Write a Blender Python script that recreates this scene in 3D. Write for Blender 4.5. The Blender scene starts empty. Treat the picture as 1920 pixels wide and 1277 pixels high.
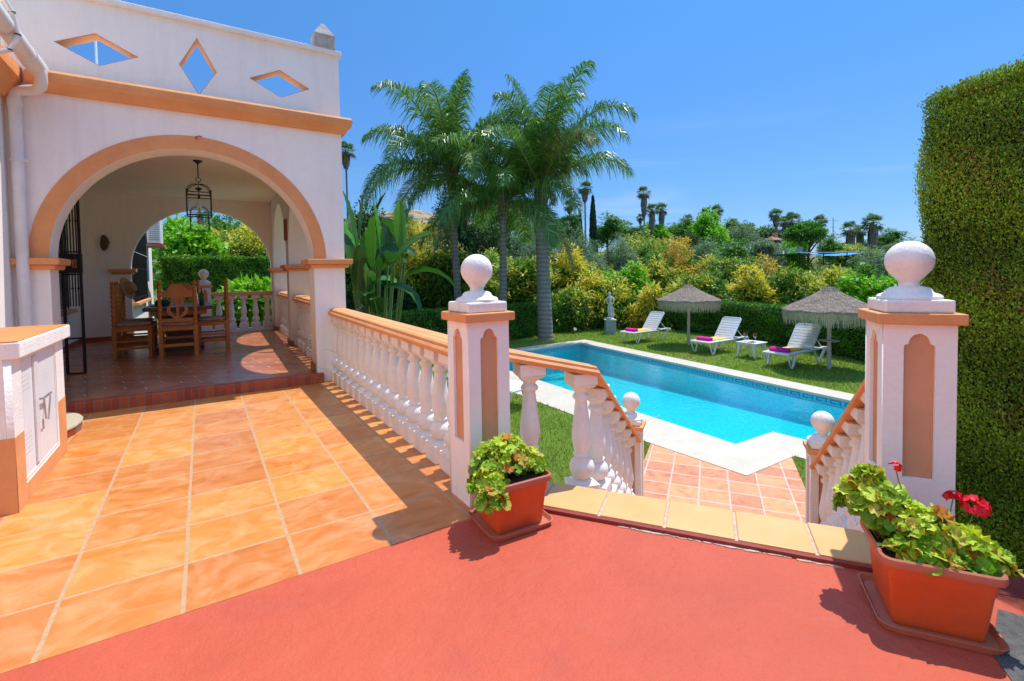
import bpy, math, random
import numpy as np
from mathutils import Vector, Matrix
PI = math.pi
sc = bpy.context.scene
col = sc.collection
random.seed(7)
rng = np.random.default_rng(7)

# ------------------------------------------------------------------ camera frame (world: X along the facade, Y away along the terrace)
YAW, PITCH, ROLL, FPX, CX, CY, EYE = 0.576099823, 0.0346798526, -0.0155780503, 894.7195, 960.76, 544.726, 1.6
_cp, _sp = math.cos(PITCH), math.sin(PITCH)
CF = Vector((math.sin(YAW)*_cp, math.cos(YAW)*_cp, -_sp))
_R = Vector((math.cos(YAW), -math.sin(YAW), 0)); _U = _R.cross(CF)
CR = (math.cos(ROLL)*_R + math.sin(ROLL)*_U); CU = (-math.sin(ROLL)*_R + math.cos(ROLL)*_U)
EYEV = Vector((0, 0, EYE))
def away(px, py, depth):
    """world point that lies `depth` metres out along the view axis in the direction measured off the photograph"""
    return EYEV + (CF + CR*((px-CX)/FPX) - CU*((py-CY)/FPX))*depth
cam_d = bpy.data.cameras.new('camera'); cam = bpy.data.objects.new('camera', cam_d); col.objects.link(cam)
cam.matrix_world = Matrix((( CR.x, CU.x, -CF.x, 0), (CR.y, CU.y, -CF.y, 0), (CR.z, CU.z, -CF.z, EYE), (0, 0, 0, 1)))
cam_d.sensor_width = 36; cam_d.lens = FPX/1920*36
cam_d.shift_x = (960-CX)/1920; cam_d.shift_y = -(638.5-CY)/1920
cam_d.clip_start = 0.05; cam_d.clip_end = 5000
sc.camera = cam

# ------------------------------------------------------------------ world and sun
SX, SY = 0.43, 0.07                     # horizontal run of the shadows per metre of height
sun_dir = Vector((SX, SY, 1)).normalized()
w = bpy.data.worlds.new('World'); sc.world = w; w.use_nodes = True
nt = w.node_tree; bg = nt.nodes['Background']
sky = nt.nodes.new('ShaderNodeTexSky'); sky.sky_type = 'NISHITA'; sky.sun_disc = False
sky.sun_elevation = math.asin(sun_dir.z); sky.sun_rotation = math.atan2(sun_dir.x, sun_dir.y)
sky.air_density = 1.0; sky.dust_density = 0.0; sky.ozone_density = 4.0; sky.altitude = 100
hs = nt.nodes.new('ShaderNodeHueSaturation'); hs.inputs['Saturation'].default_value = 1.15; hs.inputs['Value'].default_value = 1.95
nt.links.new(sky.outputs[0], hs.inputs['Color'])
# dims the sky in view; overhead, out of frame, brightened to add fill light
tc = nt.nodes.new('ShaderNodeTexCoord'); sx = nt.nodes.new('ShaderNodeSeparateXYZ'); nt.links.new(tc.outputs['Generated'], sx.inputs[0])
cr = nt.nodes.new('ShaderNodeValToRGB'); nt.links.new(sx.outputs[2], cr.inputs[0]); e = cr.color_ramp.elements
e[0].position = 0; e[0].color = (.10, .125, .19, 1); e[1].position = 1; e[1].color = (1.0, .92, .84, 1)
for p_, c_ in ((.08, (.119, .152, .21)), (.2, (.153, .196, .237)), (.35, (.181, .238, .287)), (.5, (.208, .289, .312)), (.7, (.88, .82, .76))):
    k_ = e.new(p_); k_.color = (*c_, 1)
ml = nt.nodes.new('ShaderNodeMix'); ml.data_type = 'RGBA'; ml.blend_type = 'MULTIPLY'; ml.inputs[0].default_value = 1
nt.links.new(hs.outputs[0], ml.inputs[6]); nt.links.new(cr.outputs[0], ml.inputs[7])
cn = nt.nodes.new('ShaderNodeTexNoise'); mp_ = nt.nodes.new('ShaderNodeMapping'); mp_.inputs['Scale'].default_value = (1.2, 2.2, 14); nt.links.new(tc.outputs['Generated'], mp_.inputs[0]); nt.links.new(mp_.outputs[0], cn.inputs[0]); cn.inputs['Scale'].default_value = 1.6; cn.inputs['Detail'].default_value = 7; cn.inputs['Distortion'].default_value = .6
c1 = nt.nodes.new('ShaderNodeMapRange'); nt.links.new(cn.outputs[0], c1.inputs[0]); c1.inputs[1].default_value = .52; c1.inputs[2].default_value = .80; c1.inputs[3].default_value = 0; c1.inputs[4].default_value = .30
c2 = nt.nodes.new('ShaderNodeMapRange'); nt.links.new(sx.outputs[2], c2.inputs[0]); c2.inputs[1].default_value = .30; c2.inputs[2].default_value = .05
c3 = nt.nodes.new('ShaderNodeMath'); c3.operation = 'MULTIPLY'; nt.links.new(c1.outputs[0], c3.inputs[0]); nt.links.new(c2.outputs[0], c3.inputs[1])
cm = nt.nodes.new('ShaderNodeMix'); cm.data_type = 'RGBA'; nt.links.new(c3.outputs[0], cm.inputs[0]); nt.links.new(ml.outputs[2], cm.inputs[6]); cm.inputs[7].default_value = (3.0, 3.2, 3.4, 1)
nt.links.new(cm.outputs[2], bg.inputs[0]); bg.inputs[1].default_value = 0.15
sd = bpy.data.lights.new('sun', 'SUN'); sd.energy = 2.42; sd.angle = math.radians(0.55); sd.color = (1, .955, .88)
so = bpy.data.objects.new('sun', sd); col.objects.link(so)
so.rotation_euler = sun_dir.to_track_quat('Z', 'Y').to_euler(); so.location = (0, 0, 30)
sc.view_settings.view_transform = 'Standard'; sc.view_settings.look = 'None'
sc.view_settings.exposure = 1.08; sc.view_settings.gamma = 1
sc.cycles.diffuse_bounces = 7; sc.cycles.max_bounces = 14; sc.cycles.transparent_max_bounces = 16

# ------------------------------------------------------------------ materials
class NT:
    def __init__(s, name):
        s.m = bpy.data.materials.new(name); s.m.use_nodes = True; s.t = s.m.node_tree
        s.b = s.t.nodes['Principled BSDF']; s.out = s.t.nodes['Material Output']
    def n(s, typ, ins=None, **props):
        x = s.t.nodes.new('ShaderNode'+typ)
        for k, v in props.items(): setattr(x, k, v)
        for k, v in (ins or {}).items(): s.set(x.inputs[k], v)
        return x
    def set(s, sock, v):
        if hasattr(v, 'is_output') and v.is_output: s.t.links.new(v, sock)
        elif isinstance(v, bpy.types.Node): s.t.links.new(v.outputs[0], sock)
        else:
            if isinstance(v, (tuple, list)) and len(v) == 3 and sock.type == 'RGBA': v = (*v, 1)
            sock.default_value = v
    def math(s, op, a, b=0.0, c=None, clamp=False):
        x = s.t.nodes.new('ShaderNodeMath'); x.operation = op; x.use_clamp = clamp
        s.set(x.inputs[0], a); s.set(x.inputs[1], b)
        if c is not None: s.set(x.inputs[2], c)
        return x.outputs[0]
    def mix(s, f, a, b, mode='MIX'):
        x = s.t.nodes.new('ShaderNodeMix'); x.data_type = 'RGBA'; x.blend_type = mode
        s.set(x.inputs[0], f); s.set(x.inputs[6], a); s.set(x.inputs[7], b)
        return x.outputs[2]
    def noise(s, scale, detail=4, rough=.55, vec=None, dist=0.0):
        ins = {'Scale': scale, 'Detail': detail, 'Roughness': rough, 'Distortion': dist}
        if vec is not None: ins['Vector'] = vec
        return s.n('TexNoise', ins).outputs[0]
    def ramp(s, f, stops):
        x = s.t.nodes.new('ShaderNodeValToRGB'); s.set(x.inputs[0], f); e = x.color_ramp.elements
        while len(e) < len(stops): e.new(.5)
        for i, (p, c) in enumerate(stops): e[i].position = p; e[i].color = (*c, 1) if len(c) == 3 else c
        return x.outputs[0]
    def pos(s): return s.n('NewGeometry').outputs['Position']
    def bump(s, h, strength=.3, dist=.01):
        x = s.n('Bump', {'Strength': strength, 'Distance': dist, 'Height': h}); s.t.links.new(x.outputs[0], s.b.inputs['Normal'])
    def base(s, c, rough=.7, spec=.4):
        s.set(s.b.inputs['Base Color'], c); s.set(s.b.inputs['Roughness'], rough); s.set(s.b.inputs['Specular IOR Level'], spec)
        return s.m

def painted(name, c, c2=None, rough=.75, nscale=3.0, bump=.25, bscale=60, grime=0.0, bdist=.004, spec=.35, metallic=0, streak=0.0):
    """paint, plaster or stone: a base colour with soft mottling, fine relief and optional blotchy weathering"""
    g = NT(name); p = g.pos()
    c2 = c2 or tuple(x*.88 for x in c)
    colr = g.mix(g.ramp(g.noise(nscale, 6, .6, p), [(.3, (0, 0, 0)), (.7, (1, 1, 1))]), c, c2)
    if streak:
        vs_ = g.n('VectorMath', {0: p, 1: (7, 7, .55)}, operation='MULTIPLY')
        k = g.ramp(g.noise(1.0, 8, .65, vs_.outputs[0], .3), [(.50, (0, 0, 0)), (.78, (1, 1, 1))])
        colr = g.mix(g.math('MULTIPLY', k, streak), colr, (.42, .37, .33))
        k = g.ramp(g.noise(2.2, 10, .8, p, 2.0), [(.60, (0, 0, 0)), (.64, (1, 1, 1))])
        colr = g.mix(g.math('MULTIPLY', k, streak*.5), colr, (.60, .55, .50))
    if grime:
        k = g.ramp(g.noise(nscale*5, 8, .7, p, 1.2), [(.52, (0, 0, 0)), (.72, (1, 1, 1))])
        colr = g.mix(g.math('MULTIPLY', k, grime), colr, (.16, .13, .10))
    g.bump(g.math('ADD', g.noise(bscale, 5, .6, p), g.math('MULTIPLY', g.noise(bscale/8, 3, .5, p), 1.5)), bump, bdist)
    g.b.inputs['Metallic'].default_value = metallic
    return g.base(colr, rough, spec)

def tiles(name, o, ang, dx, dy, gx, gy, cols, grout, rough=.45, streak=(1.2, 5.0), swirl=.5, bump=.35):
    """square floor tiles: grid laid from o, turned by ang, joints gx/gy wide, colour varying from tile to tile"""
    g = NT(name); p = g.pos()
    mp = g.n('Mapping', {'Vector': p, 'Location': (0, 0, 0)}, vector_type='TEXTURE')
    mp.inputs['Location'].default_value = (o[0], o[1], 0); mp.inputs['Rotation'].default_value = (0, 0, ang)
    q = g.n('SeparateXYZ', {0: mp.outputs[0]})
    wob = g.math('MULTIPLY', g.math('SUBTRACT', g.noise(2.5, 3, .5, p), .5), .012)
    u = g.math('DIVIDE', g.math('ADD', q.outputs[0], wob), dx); v = g.math('DIVIDE', g.math('ADD', q.outputs[1], wob), dy)
    def joint(t, w_, d):
        fr = g.math('SUBTRACT', g.math('FRACT', g.math('ADD', t, .5)), .5)
        return g.math('LESS_THAN', g.math('ABSOLUTE', fr), w_/d/2)
    jm = g.math('MAXIMUM', joint(u, gx, dx), joint(v, gy, dy))
    cell = g.n('CombineXYZ', {0: g.math('FLOOR', u), 1: g.math('FLOOR', v)})
    wn = g.n('TexWhiteNoise', {'Vector': cell.outputs[0]}, noise_dimensions='3D')
    sv = g.n('VectorMath', {0: mp.outputs[0], 1: (streak[0], streak[1], 1)}, operation='MULTIPLY')
    sv2 = g.n('VectorMath', {0: sv.outputs[0], 1: g.n('VectorMath', {0: wn.outputs['Color'], 1: (9, 9, 9)}, operation='MULTIPLY').outputs[0]}, operation='ADD')
    st = g.noise(1.1, 3, .5, sv2.outputs[0], 1.9)
    c = g.ramp(st, [(.28, cols[0]), (.5, cols[1]), (.72, cols[2])])
    c = g.mix(g.math('MULTIPLY', g.ramp(g.noise(4, 5, .6, p, 1.2), [(.45, (0, 0, 0)), (.75, (1, 1, 1))]), swirl), c, cols[3])
    hsv = g.n('HueSaturation', {'Color': c, 'Value': g.math('ADD', .84, g.math('MULTIPLY', wn.outputs[0], .26)), 'Hue': g.math('ADD', .494, g.math('MULTIPLY', wn.outputs[0], .012))})
    gc = g.mix(g.noise(25, 5, .7, p), grout, tuple(x*.45 for x in grout))
    c_d = g.math('MULTIPLY', g.ramp(g.noise(14, 10, .8, p, 1.5), [(.60, (0, 0, 0)), (.72, (1, 1, 1))]), .14)
    g.bump(g.math('ADD', g.math('MULTIPLY', g.math('SUBTRACT', 1, jm), 1.0), g.math('MULTIPLY', g.noise(9, 4, .5, p), .35)), bump, .006)
    rr = g.math('ADD', rough, g.math('MULTIPLY', jm, .4))
    return g.base(g.mix(jm, g.mix(c_d, hsv.outputs[0], tuple(x*.55 for x in cols[0])), gc), rr, .35)

def leafy(name, rough=.55, trans=.3, tint=(1, 1, 1)):
    """leaves: colour stored per leaf in the mesh, a little light passing through"""
    g = NT(name); a = g.n('VertexColor', layer_name='leaf')
    c = g.mix(1.0, a.outputs[0], tint, 'MULTIPLY') if tint != (1, 1, 1) else a.outputs[0]
    g.base(c, rough, .35)
    tr = g.n('BsdfTranslucent', {'Color': g.mix(.35, c, (.6, .8, .05), 'OVERLAY')})
    mx = g.n('MixShader', {0: trans}); g.t.links.new(g.b.outputs[0], mx.inputs[1]); g.t.links.new(tr.outputs[0], mx.inputs[2])
    g.t.links.new(mx.outputs[0], g.out.inputs[0])
    return g.m

WHITE = painted('white_plaster', (.91, .86, .785), (.87, .815, .74), .8, 1.3, .6, 38, .05, .006, streak=.16)
WHITE_AGED = painted('weathered_white', (.88, .83, .755), (.80, .745, .665), .85, 4, .7, 45, .16, .006, streak=.22)
STONE = painted('grey_cast_stone', (.55, .50, .44), (.38, .33, .28), .9, 9, .6, 60, .5)
ORANGE = painted('orange_trim_paint', (.78, .35, .13), (.68, .28, .10), .7, 3.2, .45, 50, .14, .006)
PANEL = painted('orange_panel_paint', (.68, .34, .175), (.60, .29, .15), .75, 3.5, .4, 50, .08, .006)
SLABT = painted('terracotta_top', (.78, .30, .09), (.68, .22, .06), .5, 4, .25, 50, .08)
REDF = NT('red_painted_floor'); _p = REDF.pos()
_c = REDF.mix(REDF.ramp(REDF.noise(1.1, 7, .6, _p, .6), [(.3, (0, 0, 0)), (.75, (1, 1, 1))]), (.54, .098, .046), (.45, .075, .036))
_c = REDF.mix(REDF.math('MULTIPLY', REDF.ramp(REDF.noise(6.5, 10, .75, _p, 2), [(.60, (0, 0, 0)), (.72, (1, 1, 1))]), .35), _c, (.50, .085, .06))
_c = REDF.mix(REDF.math('MULTIPLY', REDF.ramp(REDF.noise(90, 3, .6, _p), [(.62, (0, 0, 0)), (.72, (1, 1, 1))]), .5), _c, (.30, .07, .05))
_c = REDF.mix(REDF.math('MULTIPLY', REDF.ramp(REDF.noise(2.6, 9, .72, _p, 1.4), [(.50, (0, 0, 0)), (.70, (1, 1, 1))]), .10), _c, (.62, .20, .13))
_c = REDF.mix(REDF.math('MULTIPLY', REDF.ramp(REDF.noise(.8, 9, .7, _p, 2.5), [(.55, (0, 0, 0)), (.66, (1, 1, 1))]), .30), _c, (.40, .075, .05))
REDF.bump(REDF.math('ADD', REDF.noise(70, 6, .7, _p), REDF.math('MULTIPLY', REDF.noise(11, 6, .65, _p), 4)), .75, .006)
REDF = REDF.base(_c, .6, .3)
TERR = tiles('terracotta_tiles', (-.648, 3.215), 0, .5215, .498, .019, .018, [(.54, .155, .024), (.62, .235, .058), (.56, .17, .026), (.74, .38, .165)], (.60, .38, .20), .30, (1.0, 2.4), .75)
PATIO = tiles('patio_tiles', (4.06, 3.82), math.atan2(.569, .822), .36, .36, .022, .018, [(.58, .21, .085), (.64, .28, .12), (.54, .18, .07), (.68, .34, .17)], (.86, .60, .46), .6, (3, 3), .6)
NOSE = painted('nosing_tile', (.72, .40, .16), (.70, .34, .11), .5, 3, .2, 40, .04)
PORCHF = tiles('porch_tiles', (0, 8), PI/4, .30, .30, .006, .006, [(.47, .155, .065), (.53, .18, .08), (.43, .135, .058), (.54, .22, .11)], (.40, .15, .075), .22, (1, 1), .4, .12)
GROUT = painted('pale_mortar', (.60, .48, .36), (.4, .3, .22), .95, 30, .8, 90, .4)
MAROON = painted('maroon_paint_and_shade', (.22, .028, .02), (.3, .05, .03), .6, 8, .4, 60, .1)
ASPH = painted('grey_asphalt', (.16, .155, .15), (.08, .08, .08), .9, 22, 1.0, 140, .5, .01)
COPE = painted('cream_coping_stone', (.60, .52, .40), (.52, .44, .32), .6, 2.2, .4, 60, .10)
IRON = painted('black_iron', (.018, .016, .015), (.03, .026, .024), .45, 12, .3, 80, 0, .002, .5, .4)
PVC = painted('white_pvc', (.80, .77, .72), (.70, .66, .60), .4, 5, .05, 30, .10)
PLASTIC = painted('white_plastic', (.80, .79, .76), (.75, .73, .70), .35, 6, .05, 40, .03)
POT = painted('terracotta_plastic', (.68, .12, .025), (.60, .095, .02), .5, 6, .2, 60, .18, streak=.10)
RIMD = painted('faded_pot_plastic', (.52, .165, .085), (.44, .14, .08), .6, 9, .2, 60, .2)
SOIL = painted('potting_soil', (.035, .020, .010), (.08, .05, .03), .95, 30, 1, 120, 0, .02)
WOOD = painted('honey_wood', (.62, .215, .035), (.46, .14, .022), .35, 6, .2, 40, .1)
TWOOD = painted('table_wood', (.19, .085, .032), (.12, .05, .02), .4, 6, .2, 40, .1)
CUSH = painted('beige_cushion', (.50, .38, .27), (.32, .20, .13), .9, 14, .3, 150)
THATCH = painted('heather_thatch', (.47, .36, .26), (.27, .20, .14), .95, 22, 1.0, 90, .3, .03)
FRINGE = painted('straw_fringe', (.66, .54, .32), (.45, .36, .20), .9, 10, .3, 60)
POLEW = painted('pale_pole_wood', (.62, .56, .46), (.48, .42, .33), .75, 6, .4, 50, .15)
STATUE = painted('white_statue_stone', (.72, .70, .66), (.58, .56, .50), .8, 12, .4, 60, .12)
YEL = painted('yellow_towel', (.82, .55, .05), (.76, .48, .04), .95, 10, .5, 200)
PINK = painted('magenta_towel', (.72, .015, .26), (.64, .01, .22), .95, 10, .5, 200)
BLACK = painted('black_plastic', (.012, .012, .013), (.02, .02, .02), .5, 8, .1, 50)
STRAWH = painted('straw_hat', (.45, .24, .11), (.36, .18, .08), .9, 20, .5, 200)
TRUNK = painted('tree_bark', (.13, .095, .065), (.07, .05, .035), .95, 8, .8, 40, .2, .02)
BLUE = painted('blue_netting', (.03, .22, .55), (.05, .30, .60), .8, 4, .3, 30)
EARTH = painted('dry_earth', (.40, .28, .16), (.30, .20, .11), .95, 3, .5, 30, .2, .02)
ROOFT = painted('clay_roof', (.40, .20, .12), (.30, .14, .08), .85, 6, .5, 20, .2, .02)
GREYW = painted('grey_wall', (.42, .40, .38), (.34, .32, .30), .85, 3, .3, 20, .1)
ROCK = painted('brown_rock', (.16, .11, .08), (.08, .06, .04), .9, 14, .8, 40, .3, .02)
PETAL = painted('red_petal', (.80, .008, .03), (.66, .006, .02), .5, 20, .1, 90)
BERRY = painted('snack_food', (.55, .10, .05), (.7, .45, .2), .6, 60, .3, 120)

g = NT('clear_glass'); g.b.inputs['Transmission Weight'].default_value = 1; g.b.inputs['IOR'].default_value = 1.3
g.base((.95, .97, .96), .02, .5); GLASS = g.m
g = NT('window_glass'); g.base((.03, .035, .04), .06, .8); WGLASS = g.m
g = NT('wine'); g.base((.25, .01, .03), .05, .5); WINE = g.m
g = NT('green_bottle_glass'); g.base((.015, .10, .02), .08, .6); BOTTLE = g.m

def brick_mat():
    g = NT('step_bricks'); p = g.pos(); q = g.n('SeparateXYZ', {0: p})
    u = g.math('DIVIDE', q.outputs[0], .082)
    fr = g.math('ABSOLUTE', g.math('SUBTRACT', g.math('FRACT', u), .5))
    j = g.math('GREATER_THAN', fr, .43)
    wn = g.n('TexWhiteNoise', {'W': g.math('FLOOR', u)}, noise_dimensions='1D')
    c = g.ramp(wn.outputs[0], [(0, (.38, .06, .022)), (.5, (.54, .12, .04)), (1, (.42, .075, .026))])
    c = g.mix(g.math('MULTIPLY', g.noise(30, 6, .7, p), .5), c, (.16, .035, .02))
    g.bump(g.math('SUBTRACT', g.noise(60, 4, .6, p), g.math('MULTIPLY', j, 2)), .5, .006)
    return g.base(g.mix(j, c, (.22, .15, .12)), .6, .3)
BRICK = brick_mat()

def palm_trunk_mat(name, c1, c2):
    g = NT(name); p = g.pos(); q = g.n('SeparateXYZ', {0: p})
    ring = g.n('TexWave', {'Vector': g.n('CombineXYZ', {2: g.math('ADD', q.outputs[2], g.math('MULTIPLY', g.noise(3, 4, .6, p), .12))}).outputs[0], 'Scale': 1.7, 'Distortion': 1.5, 'Detail': 3.0}, bands_direction='Z')
    c = g.mix(g.math('MULTIPLY', ring.outputs['Fac'], .55), c1, c2)
    c = g.mix(g.math('MULTIPLY', g.noise(20, 6, .7, p), .4), c, tuple(x*.5 for x in c1))
    g.bump(g.math('ADD', ring.outputs['Fac'], g.noise(30, 5, .6, p)), .5, .03)
    return g.base(c, .85, .2)
PTRUNK = palm_trunk_mat('palm_trunk', (.36, .30, .24), (.13, .10, .08))

def lawn_mat():
    g = NT('mown_lawn'); p = g.pos()
    c = g.ramp(g.noise(.55, 5, .6, p, .4), [(.32, (.16, .25, .025)), (.55, (.24, .33, .04)), (.72, (.36, .35, .09))])
    c = g.mix(g.math('MULTIPLY', g.noise(40, 5, .8, p), .7), c, (.05, .10, .008))
    g.bump(g.noise(120, 4, .8, p), 1.0, .03)
    return g.base(c, .9, .1)
LAWN = lawn_mat()
def ground_mat():
    g = NT('scrub_ground'); p = g.pos()
    c = g.ramp(g.noise(.12, 8, .65, p, .5), [(.3, (.06, .11, .02)), (.5, (.16, .17, .05)), (.62, (.34, .24, .12)), (.8, (.42, .30, .17))])
    c = g.mix(g.ramp(g.noise(.9, 6, .7, p), [(.5, (0, 0, 0)), (.62, (1, 1, 1))]), c, (.05, .09, .015))
    g.bump(g.noise(3, 8, .7, p), 1, .3)
    return g.base(c, .95, .1)
GROUND = ground_mat()
def hill_mat():
    g = NT('dry_hill'); p = g.pos()
    c = g.ramp(g.noise(.03, 8, .65, p), [(.35, (.30, .21, .12)), (.6, (.42, .31, .19))])
    c = g.mix(g.ramp(g.noise(.13, 5, .7, p), [(.5, (0, 0, 0)), (.58, (1, 1, 1))]), c, (.10, .12, .045))
    return g.base(c, .95, .1)
HILL = hill_mat()
def pool_mat(band):
    g = NT('pool_frieze_tiles' if band else 'pool_mosaic'); p = g.pos(); q = g.n('SeparateXYZ', {0: p})
    cell = g.n('VectorMath', {0: p, 1: (30, 30, 30)}, operation='MULTIPLY')
    fl = g.n('VectorMath', {0: cell.outputs[0]}, operation='FLOOR')
    wn = g.n('TexWhiteNoise', {'Vector': fl.outputs[0]}, noise_dimensions='3D')
    c = g.mix(wn.outputs[0], (.03, .62, .76), (.16, .84, .90))
    if band:
        t = g.math('MULTIPLY', g.math('ADD', q.outputs[1], q.outputs[0]), 1/.34)
        zz = g.math('DIVIDE', g.math('ADD', q.outputs[2], 1.44), .16)
        fu = g.math('FRACT', t)
        def within(v, a, b): return g.math('MULTIPLY', g.math('GREATER_THAN', v, a), g.math('LESS_THAN', v, b))
        top = g.math('MULTIPLY', within(zz, .78, .95), within(fu, .0, .8))
        lft = g.math('MULTIPLY', within(zz, .1, .95), within(fu, 0, .12))
        mid = g.math('MULTIPLY', within(zz, .35, .95), within(fu, .68, .8))
        inn = g.math('MULTIPLY', within(zz, .35, .5), within(fu, .35, .8))
        bot = g.math('MULTIPLY', within(zz, .05, .2), within(fu, 0, 1))
        k = g.math('MAXIMUM', g.math('MAXIMUM', top, lft), g.math('MAXIMUM', g.math('MAXIMUM', mid, inn), bot))
        c = g.mix(k, (.08, .52, .64), (.02, .18, .34))
    return g.base(c, .3, .5)
POOLT, FRIEZE = pool_mat(False), pool_mat(True)
def water_mat():
    """see-through tinted water with a rippled mirror on top"""
    g = NT('pool_water'); p = g.pos()
    h = g.math('ADD', g.noise(2.2, 3, .5, p, .6), g.math('MULTIPLY', g.noise(8, 3, .5, p, .8), .35))
    bp = g.n('Bump', {'Strength': .28, 'Distance': .06, 'Height': h})
    fr = g.n('Fresnel', {'IOR': 1.33, 'Normal': bp.outputs[0]})
    tr = g.n('BsdfTransparent', {'Color': (.02, .79, .76, 1)})
    gl = g.n('BsdfGlossy', {'Roughness': .015, 'Normal': bp.outputs[0], 'Color': (1, 1, 1, 1)})
    mx = g.n('MixShader', {0: fr.outputs[0]}); g.t.links.new(tr.outputs[0], mx.inputs[1]); g.t.links.new(gl.outputs[0], mx.inputs[2])
    g.t.links.new(mx.outputs[0], g.out.inputs[0]); return g.m
WATER = water_mat()
L1, L2 = leafy('broad_leaf', .5, .3), leafy('dull_leaf', .7, .2)
GLOSSY = leafy('glossy_leaf', .32, .28)
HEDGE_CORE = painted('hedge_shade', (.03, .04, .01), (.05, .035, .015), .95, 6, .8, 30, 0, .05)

# ------------------------------------------------------------------ geometry helpers
class MB:
    """collects faces and links them as ONE mesh object"""
    def __init__(s): s.v = []; s.f = []; s.c = []
    def add(s, vs, fs, c=None):
        n = len(s.v); s.v.extend(tuple(v) for v in vs); s.f.extend(tuple(i+n for i in f) for f in fs)
        if c is not None: s.c.extend([c]*len(fs))
        return s
    def box(s, lo, hi, M=None):
        x0, y0, z0 = lo; x1, y1, z1 = hi
        vs = [Vector(p) for p in ((x0,y0,z0),(x1,y0,z0),(x1,y1,z0),(x0,y1,z0),(x0,y0,z1),(x1,y0,z1),(x1,y1,z1),(x0,y1,z1))]
        if M is not None: vs = [M @ v for v in vs]
        return s.add(vs, [(3,2,1,0),(4,5,6,7),(0,1,5,4),(1,2,6,5),(2,3,7,6),(3,0,4,7)])
    def frustum(s, c, a0, b0, z0, a1, b1, z1, M=None, inset=0):
        vs = [Vector((c[0]+sx*a/2, c[1]+sy*b/2, z)) for a, b, z in ((a0, b0, z0), (a1, b1, z1)) for sx, sy in ((-1,-1),(1,-1),(1,1),(-1,1))]
        if M is not None: vs = [M @ v for v in vs]
        return s.add(vs, [(3,2,1,0),(4,5,6,7),(0,1,5,4),(1,2,6,5),(2,3,7,6),(3,0,4,7)])
    def prism(s, poly, z0, z1):
        n = len(poly)
        a = sum(poly[i][0]*poly[(i+1) % n][1]-poly[(i+1) % n][0]*poly[i][1] for i in range(n))
        if a < 0: poly = poly[::-1]
        vs = [(x, y, z0) for x, y in poly]+[(x, y, z1) for x, y in poly]
        return s.add(vs, [tuple(range(n-1, -1, -1)), tuple(range(n, 2*n))]+[(i, (i+1) % n, (i+1) % n+n, i+n) for i in range(n)])
    def lathe(s, prof, c=(0, 0, 0), n=20, M=None, sq=None):
        vs = []; fs = []
        for r, z in prof:
            for k in range(n):
                a = 2*PI*(k+.5)/n; v = Vector((c[0]+r*math.cos(a), c[1]+r*math.sin(a), c[2]+z)); vs.append(M @ v if M is not None else v)
        m = len(prof)
        for i in range(m-1):
            for k in range(n): fs.append((i*n+k, i*n+(k+1) % n, (i+1)*n+(k+1) % n, (i+1)*n+k))
        fs.append(tuple(range(n-1, -1, -1))); fs.append(tuple((m-1)*n+k for k in range(n)))
        return s.add(vs, fs)
    def tube(s, pts, r, n=8, caps=True, up=None):
        pts = [Vector(p) for p in pts]; m = len(pts); rs = r if isinstance(r, (list, tuple)) else [r]*m
        vs = []; fs = []; prev = None
        for i, p in enumerate(pts):
            t = (pts[min(i+1, m-1)]-pts[max(i-1, 0)]).normalized()
            if prev is None: a = t.orthogonal().normalized() if up is None else t.cross(Vector(up)).normalized()
            else: a = (prev-t*prev.dot(t)).normalized()
            prev = a; b = t.cross(a)
            for k in range(n):
                q = 2*PI*(k+.5)/n; vs.append(p+(a*math.cos(q)+b*math.sin(q))*rs[i])
        for i in range(m-1):
            for k in range(n): fs.append((i*n+k, i*n+(k+1) % n, (i+1)*n+(k+1) % n, (i+1)*n+k))
        if caps: fs.append(tuple(range(n-1, -1, -1))); fs.append(tuple((m-1)*n+k for k in range(n)))
        return s.add(vs, fs)
    def sweep(s, path, prof):
        """prof = (offset sideways, offset up) points swept along a 3-D path, sections kept upright"""
        path = [Vector(p) for p in path]; m = len(path); n = len(prof); vs = []; fs = []
        for i, p in enumerate(path):
            d0 = (path[i]-path[i-1]).normalized() if i else None; d1 = (path[i+1]-path[i]).normalized() if i < m-1 else None
            d = ((d0 or d1)+(d1 or d0)); d.z = 0; d.normalize(); side = Vector((d.y, -d.x, 0))
            k = 1.0
            if d0 and d1:
                h0 = Vector((d0.x, d0.y, 0)).normalized(); k = 1/max(.5, h0.dot(d))
            for a, b in prof: vs.append(p+side*a*k+Vector((0, 0, b)))
        for i in range(m-1):
            for k in range(n): fs.append((i*n+k, (i+1)*n+k, (i+1)*n+(k+1) % n, i*n+(k+1) % n))
        fs.append(tuple(range(n))); fs.append(tuple((m-1)*n+k for k in range(n-1, -1, -1)))
        return s.add(vs, fs)
    def build(s, name, m, parent=None, smooth=False, bevel=0, seg=2):
        me = bpy.data.meshes.new(name); me.from_pydata([tuple(v) for v in s.v], [], s.f)
        if s.c:
            ca = me.color_attributes.new('leaf', 'FLOAT_COLOR', 'CORNER'); arr = []
            for f, c in zip(s.f, s.c): arr += [(*c, 1)]*len(f)
            ca.data.foreach_set('color', np.array(arr, dtype=np.float32).ravel())
        me.update()
        return link(name, me, m, parent, smooth, bevel, seg)
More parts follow.
